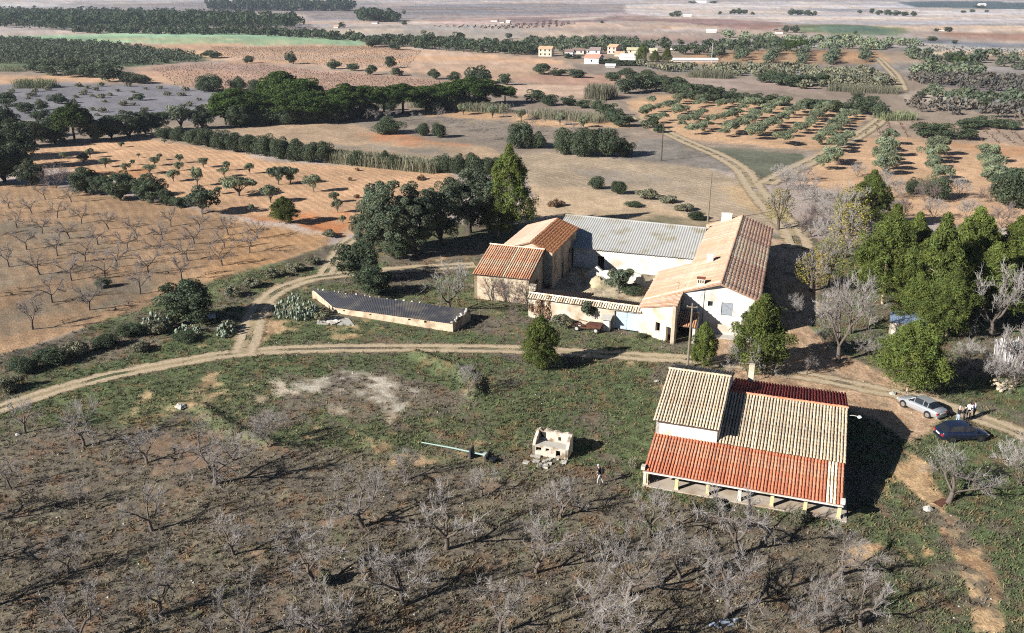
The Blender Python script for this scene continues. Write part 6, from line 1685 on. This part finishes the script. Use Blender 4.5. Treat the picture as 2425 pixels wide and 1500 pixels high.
def person(loc, ang, pose, label, shirt, trousers, hair='dark', scale=1.0, bag=False):
    me, V = body_mesh(pose)
    me.materials.clear()
    for m in (shirt, trousers, SKIN, M_TRIM): me.materials.append(m)
    idx = []
    for p in me.polygons:
        z = p.center.z; y = abs(p.center.y)
        hand = z < 0.99 + pose.get('arm', (0.1, 0))[0] * .45 and y > 0.20
        idx.append(2 if (z > 1.47 or hand and z > 0.6) else (3 if z < 0.10 else (1 if z < 0.98 and not hand else 0)))
    me.polygons.foreach_set('material_index', idx); me.polygons.foreach_set('use_smooth', [True] * len(idx))
    o = empty('person', loc, ang, label, 'person', 'people at the farm')
    o.scale = (scale,) * 3
    link(bpy.data.objects.new('body', me), o)
    hx = V[5][0]
    MB().lathe([(.03, .09), (.088, .05), (.100, 0.0), (.098, -.07), (.085, -.12)][::-1], 12, 'z', (hx - .022, 0, 1.715)).build('hair', HAIRS[hair], o, True)
    hp = V[4]
    fx = hp[0] + .085
    MB().box(fx - .01, fx + .028, -.013, .013, 1.605, 1.65).build('nose', SKIN, o)
    for s in (1, -1):
        MB().lathe([(.008, -.006), (.011, 0), (.008, .006)], 6, 'y', (fx + .002, s * .032, 1.655)).build('eye', M_TRIM, o)
        MB().lathe([(.02, -.008), (.026, 0), (.018, .008)], 6, 'y', (hp[0], s * .088, 1.64)).build('ear', SKIN, o)
    MB().box(fx - .01, fx + .006, -.022, .022, 1.575, 1.585).build('mouth', M_REDLIGHT, o)
    if bag:
        MB().box(-.26, -.12, -.15, .15, 1.02, 1.42).rough(0.02, 4).build('backpack', M_TRIM, o)
    return o
def cloth(name, c): return mat('cloth_' + name, alb(*c, 1.4), 0.9, 0.12, 6.0)
C_BLACK, C_WHITE, C_LAV, C_JEAN, C_DARKJ, C_GREY = cloth('black', (40, 40, 46)), cloth('white', (246, 242, 236)), cloth('lavender', (190, 178, 214)), cloth('pale_jeans', (186, 200, 216)), cloth('dark_jeans', (58, 64, 84)), cloth('grey', (196, 192, 188))
person(at(2266, 1003), 0.3, {'arm': (0.25, 0.02)}, 'person in black jacket and pale jeans at the left of the group', C_BLACK, C_JEAN, 'grey')
person(at(2281, 1001), 2.4, {'arm': (0.15, 0.02)}, 'person all in black in the middle of the group', C_BLACK, C_DARKJ)
person(at(2292, 992), -2.2, {'arm': (0.3, 0.06)}, 'person in a white top facing the group', C_WHITE, C_DARKJ)
person(at(2305, 990), 2.9, {'arm': (0.2, 0.03)}, 'person in a lavender top at the right of the group', C_LAV, C_DARKJ)
person(at(1421, 1147), 2.6, {'stride': 0.5, 'arm': (0.12, 0.02), 'bend': 0.35}, 'person in black and grey walking alone left of the porch', C_BLACK, C_GREY, 'grey', 1.0, True)

# ------------------------------------------------------------------ yard clutter and fittings
def prop(name, px, py, rz, label, cat, group=None):
    return empty(name, at(px, py), rz, label, cat, group)
def utility_pole(px, py, h, label, m=M_WOOD, rz=-0.3):
    o = prop('utility_pole', px, py, rz, label, 'pole', 'utility poles')
    MB().tube([(0, 0, -.3), (0, 0, h * .5), (0.02, 0, h)], [h * .018, h * .015, h * .011], 8).build('pole', m, o)
    c = MB().box(-.55, .55, -.05, .05, h - .45, h - .35).build('crossarm', m, o)
    for x in (-.5, 0, .5):
        MB().lathe([(.03, 0), (.045, .04), (.02, .1)], 6, 'z', (x, 0, h - .35)).build('insulator', M_CONCRETE, c)
    return o
utility_pole(1628, 872, 7.3, 'weathered wooden utility pole between the young pine and the house')
utility_pole(1676, 526, 8.5, 'thin utility pole behind the long farmhouse roof')
utility_pole(1566, 381, 9.0, 'thin dark utility pole on the grey scrub in the middle distance', M_DARKWOOD)
utility_pole(1684, 158, 12.0, 'pale concrete utility pole right of the hamlet', M_CONCRETE)

M_RUIN = mat('dirty_limewash', alb(228, 216, 196, 1.5), 0.95, 0.2, 1.8, c2=alb(150, 128, 106, 1.5), mix2=0.5, bump=0.8, detail=8, scale2=1.4)
# slack cable from the pole to the farmhouse end wall
pa = at(1628, 872) + Vector((0, 0, 7.0)); pb = Matrix.Rotation(FA, 4, 'Z') @ Vector((-1.75, FZ - 0.05, 5.5)) + Vector(FO)
MBc = MB().tube([tuple(pa.lerp(pb, t) - Vector((0, 0, 1.6 * t * (1 - t)))) for t in [k / 10 for k in range(11)]], 0.016, 4)
tag(MBc.build('power_cable', M_TRIM), 'thin dark cable slung from the pole to the white end wall', 'cable')
o = prop('barbecue', 1300, 1083, -math.radians(19), 'ruined white masonry barbecue on the lawn', 'barbecue')
wall(o, 'hearth_front', (-1.5, 0.0), (1.7, 0.0), [(0, .95), (3.2, .95)], [(0.3, 0.8, .45, .8), (1.2, 1.5, .55, .8), (2.1, 2.5, .2, .75)], .2, M_RUIN)
wall(o, 'rear_wall', (-1.5, 1.25), (1.7, 1.25), [(0, 1.75), (.3, 1.95), (.6, 1.7), (.9, 2.0), (1.5, 1.8), (1.8, 1.92), (2.3, 1.75), (2.8, 1.88), (3.2, 1.7)], [(.35, .85, 1.1, 1.65), (1.95, 2.2, 1.05, 1.4)], .3, M_RUIN)
wall(o, 'side_wall', (1.7, 0.0), (1.7, 1.3), [(0, 1.0), (.3, 1.2), (.5, 1.65), (1.3, 1.8)], [], .25, M_RUIN)
wall(o, 'side_wall', (-1.5, 1.3), (-1.5, 0.0), [(0, 1.9), (.6, 1.5), (.8, 1.6), (1.3, .9)], [], .25, M_RUIN)
MB().box(-1.3, 1.5, .15, 1.05, .86, .94).build('hearth_slab', M_CONCRETE, o)
MB().box(-1.2, -.5, 1.27, 1.34, 1.05, 1.7).box(.4, .75, 1.27, 1.34, 1.0, 1.45).build('hearth_back', M_INSHADE, o)  # dark blocks set in the rear wall holes as painted shade
for k in range(16):
    rr = random.Random(k + 60); s = rr.uniform(.12, .32)
    x, y = rr.uniform(-1.9, 1.7), rr.uniform(-1.9, -.15)
    MB().box(x - s, x + s, y - s * .8, y + s * .8, -.05, rr.uniform(.06, .16)).rough(.05, k).build('paving_slab', M_CONCRETE, o)

o = prop('lying_post', 1075, 1074, -math.radians(20), 'long pale green post lying across two dark plates on the lawn', 'post')
MB().tube([(-3.2, .25, .35), (0, 0, .5), (3.2, -.2, .5)], [.05, .07, .08], 7).build('post', mat('pale_green_paint', alb(160, 186, 172, 1.4), .6, .1), o)
for x, hh in ((1.7, .95), (3.1, .6)):
    MB().box(x - .06, x + .06, -.5, .35, -.1, hh).build('plate', mat('dark_plate', alb(78, 78, 82), .7, .2), o)
MB().lathe([(.28, 0), (.34, .3), (.3, .34)], 10, 'z', (3.7, -.2, 0)).build('black_tub', M_TRIM, o)
MB().box(2.2, 2.9, .35, .75, 0, .32).rough(.05, 2).build('pale_block', M_CONCRETE, o)

o = prop('ground_slab', 792, 762, -math.radians(24), 'pale concrete slab with crumpled white sheeting beside the dark shed', 'slab')
MB().prism([(-3.0, .9), (-1.4, -1.6), (3.0, -.2), (1.0, 1.6)], -.05, .07).build('slab', M_CONCRETE, o)
v = [(-1.8 + 2.6 * i / 11, -1.2 + 1.3 * j / 7, .09 + .22 * random.Random(i * 13 + j).random()) for j in range(8) for i in range(12)]
me = np_mesh('white_sheet', np.array(v), np.array([(j * 12 + i, j * 12 + i + 1, (j + 1) * 12 + i + 1, (j + 1) * 12 + i) for j in range(7) for i in range(11)]), None, True)
me.materials.append(M_WHITE); link(bpy.data.objects.new('white_sheet', me), o)

o = prop('white_table', 494, 766, math.radians(20), 'white topped table tipped beside the wide holm oak', 'table')
MB().hexa([(-.8, -.4, .62), (.9, -.4, .78), (.9, .45, .92), (-.8, .45, .80)], [(-.8, -.4, .70), (.9, -.4, .86), (.9, .45, 1.0), (-.8, .45, .88)]).build('table_top', M_WHITE, o)
for x, y, z in ((-.7, -.3, .63), (.8, -.3, .78), (-.7, .35, .78), (.8, .35, .9)):
    MB().box(x - .04, x + .04, y - .04, y + .04, -.1, z).build('leg', M_WOOD, o)

o = prop('farm_trailer', 1392, 786, -math.radians(20), 'rusty two axle farm trailer against the yard wall', 'trailer')
MB().box(-1.9, 1.5, -.06, .06, .42, .52).box(-1.9, 1.5, .8, .9, .42, .52).build('chassis', M_RUST, o)
MB().hexa([(-.1, -.2, .55), (1.5, -.2, .55), (1.5, 1.0, .55), (-.1, 1.0, .55)], [(-.2, -.3, 1.05), (1.7, -.3, 1.05), (1.6, 1.1, .95), (-.1, 1.1, .9)]).build('hopper', M_RUST, o)
MB().tube([(-1.9, .4, .5), (-2.9, .35, .35)], .05, 6).tube([(-1.4, -.1, .5), (-1.2, .5, 1.2)], .04, 6).tube([(-1.2, .5, 1.2), (-.3, .9, .9)], .04, 6).build('drawbar', M_RUST, o)
for x in (-1.3, 1.0):
    for y in (-.25, 1.05):
        wl = MB().lathe([(.2, -.06), (.34, -.07), (.34, .07), (.2, .06)], 14, 'y', (x, y, .34)).build('wheel', M_TYRE, o)
        MB().lathe([(.04, -.075), (.2, -.07), (.2, .07), (.04, .075)], 12, 'y', (x, y, .34)).build('rim', M_CONCRETE, wl)
o = prop('white_meter_pillar', 1436, 783, -math.radians(20), 'white rendered pillar with a slab cap beside the blue gate', 'pillar')
MB().hexa([(-.42, -.3, -.1), (.42, -.3, -.1), (.42, .4, -.1), (-.42, .4, -.1)], [(-.36, -.25, 1.5), (.36, -.25, 1.5), (.36, .35, 1.5), (-.36, .35, 1.5)]).build('pillar', M_WHITE, o)
MB().hexa([(-.65, -.55, 1.45), (.6, -.55, 1.5), (.6, .6, 1.75), (-.65, .6, 1.7)], [(-.65, -.55, 1.55), (.6, -.55, 1.6), (.6, .6, 1.85), (-.65, .6, 1.8)]).build('cap_slab', M_CONCRETE, o)

o = prop('rubble_pile', 2368, 918, 0.2, 'heap of pale stones beside the green strip at right', 'stones')
for k in range(26):
    rr = random.Random(k + 200); s = rr.uniform(.1, .26)
    MB().lathe([(s * .6, -s * .4), (s, 0), (s * .7, s * .5)], 6, 'z', (rr.gauss(0, .8), rr.gauss(0, .6), s * .4 + rr.uniform(0, .3))).rough(s * .3, k).build('stone', M_STONE, o)
o = prop('rusty_sheet', 2230, 1193, 0.5, 'dark red rusty sheet lying by the dead tree', 'sheet')
MB().hexa([(-.6, -.35, .03), (.6, -.35, .05), (.6, .35, .12), (-.6, .35, .08)], [(-.6, -.35, .06), (.6, -.35, .08), (.6, .35, .15), (-.6, .35, .11)]).build('sheet', M_RUST, o)
for px, py, s, lb in ((2196, 1208, .42, 'white boulder beside the bare path at right'), (2114, 934, .35, 'pale stone at the foot of the leaning pine trunk'), (984, 1250, .16, 'small white stone in the bare orchard'), (428, 965, .5, 'white broken slab on the earth bank at left'), (42, 1030, .22, 'white stone near the left edge'), (1555, 905, .25, 'white stone in the grass left of the tall roof')):
    o = prop('boulder', px, py, px * 0.1, lb, 'stone')
    MB().lathe([(s * .5, -s * .3), (s, 0), (s * .8, s * .35), (s * .3, s * .55)], 7, 'z', (0, 0, s * .15)).rough(s * .18, px).build('stone', M_CONCRETE, o)
o = prop('scrap_heap', 1712, 1484, 0.3, 'pale blue and white scrap at the foot of a bare tree', 'scrap')
for k in range(7):
    rr = random.Random(k + 300); x, y, s = rr.gauss(0, .4), rr.gauss(0, .3), rr.uniform(.1, .28)
    MB().box(x - s, x + s, y - s * .6, y + s * .6, 0, rr.uniform(.05, .2)).rough(.05, k).build('scrap_piece', mat('pale_blue_scrap', alb(168, 178, 192), .6, .2), o)
o = prop('fallen_log', 1545, 796, -0.35, 'pale fallen log in front of the wing wall', 'log')
MB().tube([(-1.1, .1, .15), (-.4, 0, .2), (.4, .1, .15), (1.2, 0, .2)], [.08, .1, .09, .05], 7).build('log', mat('bleached_log', alb(214, 196, 172), .9, .15), o)
# pampas clump at right edge, prickly pears
me = reeds(3.6, 2.6, 2.4, 1100, mat('pale_pampas', alb(226, 220, 220, 1.4), .8, 0, attr=True, trans=.2)); me.name = 'blades'
o = prop('pampas_clump', 2405, 860, 0, 'pale white pampas clump at the right edge', 'grass clump')
link(bpy.data.objects.new('blades', me), o)
def prickly_pear(px, py, wpx, hpx, n, label, seed):
    o = prop('prickly_pear', px, py, seed, label, 'cactus')
    Wm = wpx * mpp(py); Hm_ = hpx * mpp(py) / CP
    rr = random.Random(seed); mb = MB()
    for k in range(n):
        a = rr.uniform(0, 6.283); q = math.sqrt(rr.random()) * Wm / 2
        z = rr.uniform(.1, 1) * Hm_ * (1 - .6 * (q / (Wm / 2)) ** 2)
        c = Vector((q * math.cos(a), q * math.sin(a) * .7, z)); s = rr.uniform(.12, .24)
        ax = Vector((rr.gauss(0, .5), rr.gauss(0, .5), 1)).normalized(); nn = ax.cross(Vector((rr.gauss(0, 1), rr.gauss(0, 1), 0.1))).normalized(); bb = ax.cross(nn)
        ring = [c + (ax * math.cos(t) * s * 1.35 + bb * math.sin(t) * s) for t in [i * math.pi / 4 for i in range(8)]]
        mb.add([tuple(p) for p in ring] + [tuple(c + nn * .05), tuple(c - nn * .05)], [(i, (i + 1) % 8, 8) for i in range(8)] + [((i + 1) % 8, i, 9) for i in range(8)])
        if z < .5 * Hm_: mb.tube([(c.x, c.y, -.1), tuple(c)], .05, 4)
    p_ = mb.build('pads', L_CACTUS, o, True); p_['kind'] = 'stuff'
    return o
prickly_pear(704, 750, 105, 58, 130, 'large prickly pear at the left end of the dark shed', 3)
prickly_pear(375, 778, 80, 40, 90, 'prickly pear below the wide holm oak', 4)
prickly_pear(535, 792, 60, 30, 50, 'low prickly pear at the bend of the track', 5)
prickly_pear(445, 790, 70, 22, 40, 'flattened grey prickly pear between the bank bushes', 6)
# ------------------------------------------------------------------ the air: thin haze over the plain
hz = MB().box(-38000, 38000, -38000, 38000, -3.0, 41.5)
hm = bpy.data.materials.new('haze'); hm.use_nodes = True
hn = hm.node_tree; hn.nodes.remove(hn.nodes['Principled BSDF'])
pv = hn.nodes.new('ShaderNodeVolumePrincipled')
pv.inputs['Color'].default_value = (0.80, 0.88, 1.0, 1)
pv.inputs['Density'].default_value = 0.00009
pv.inputs['Anisotropy'].default_value = 0.2
hn.links.new(pv.outputs[0], hn.nodes['Material Output'].inputs['Volume'])
ho = hz.build('haze', hm)
tag(ho, 'thin pale haze over the plain', 'haze', kind='stuff')
# ------------------------------------------------------------------ repeats: say which one by its line and place
ORD = ['first', 'second', 'third', 'fourth', 'fifth', 'sixth', 'seventh', 'eighth', 'ninth', 'tenth', 'eleventh', 'twelfth', 'thirteenth', 'fourteenth', 'fifteenth', 'sixteenth', 'seventeenth', 'eighteenth', 'nineteenth', 'twentieth']
def place_labels(group, noun, per=11):
    obs = [o for o in sc.objects if o.get('group') == group and o.parent is None]
    obs.sort(key=lambda o: math.hypot(o.location.x, o.location.y))
    nl = max(1, math.ceil(len(obs) / per)); size = math.ceil(len(obs) / nl)
    for k in range(nl):
        line = sorted(obs[k * size:(k + 1) * size], key=lambda o: o.location.x / o.location.y)
        for i, o in enumerate(line):
            if nl == 1: o['label'] = '%s, %s from the left' % (noun, ORD[i])
            else: o['label'] = '%s, %s from left in %s line from front' % (noun, ORD[i], ORD[k])
for g, n in (('bare almond trees of the foreground orchard', 'bare foreground almond tree'), ('bare almond trees of the ploughed field', 'dark limbed almond tree in the ploughed field'),
             ('pines of the grove', 'aleppo pine of the right grove'), ('small olive trees of the orange field', 'small olive in the orange field'),
             ('evergreen bushes of the hedge below the orange field', 'dark bush of the hedge below the orange field'), ('dark trees at the left edge', 'dark tree at the left edge'),
             ('dark trees above the orange field', 'dark evergreen of the belt above the orange field'), ('bushes of the long middle hedge', 'dark bush of the long middle hedge'),
             ('umbrella pines of the middle row', 'umbrella pine of the middle row'), ('bushes by the umbrella pines', 'bush added as shade below the umbrella pines'),
             ('grey brush under the grove', 'grey brush under the grove'), ('leafless bushes above the grove', 'leafless bush above the grove'), ('scrub on the banks', 'low scrub on the field banks'),
             ('bushes by the porch', 'low bush near the porch'), ('olive trees of the square orange orchard', 'olive of the square orange orchard'), ('olive trees of the slanting rows', 'olive of the slanting rows'),
             ('single row of olives before the reeds', 'olive of the single row before the reeds'), ('bare trees of the grey middle orchard', 'thin bare tree of the grey orchard'),
             ('lone trees of the far plain', 'lone dark tree on the far plain'), ('pines of the right middle distance', 'round topped pine in the right distance'),
             ('garden bushes of the hamlet', 'garden bush of the hamlet'), ('dry tufts on the fields', 'low dry tuft on pale soil'),
             ('bushes round the grey fallow', 'dark bush round the grey fallow field'), ('bushes of the vineyards', 'dark bush on the vineyards'), ('bushes above the square orchard', 'dark bush above the square orchard'),
             ('bushes beside the pale track', 'dark bush left of the square orchard'), ('bushes at right', 'dark bush at right above the olives')):
    place_labels(g, n)
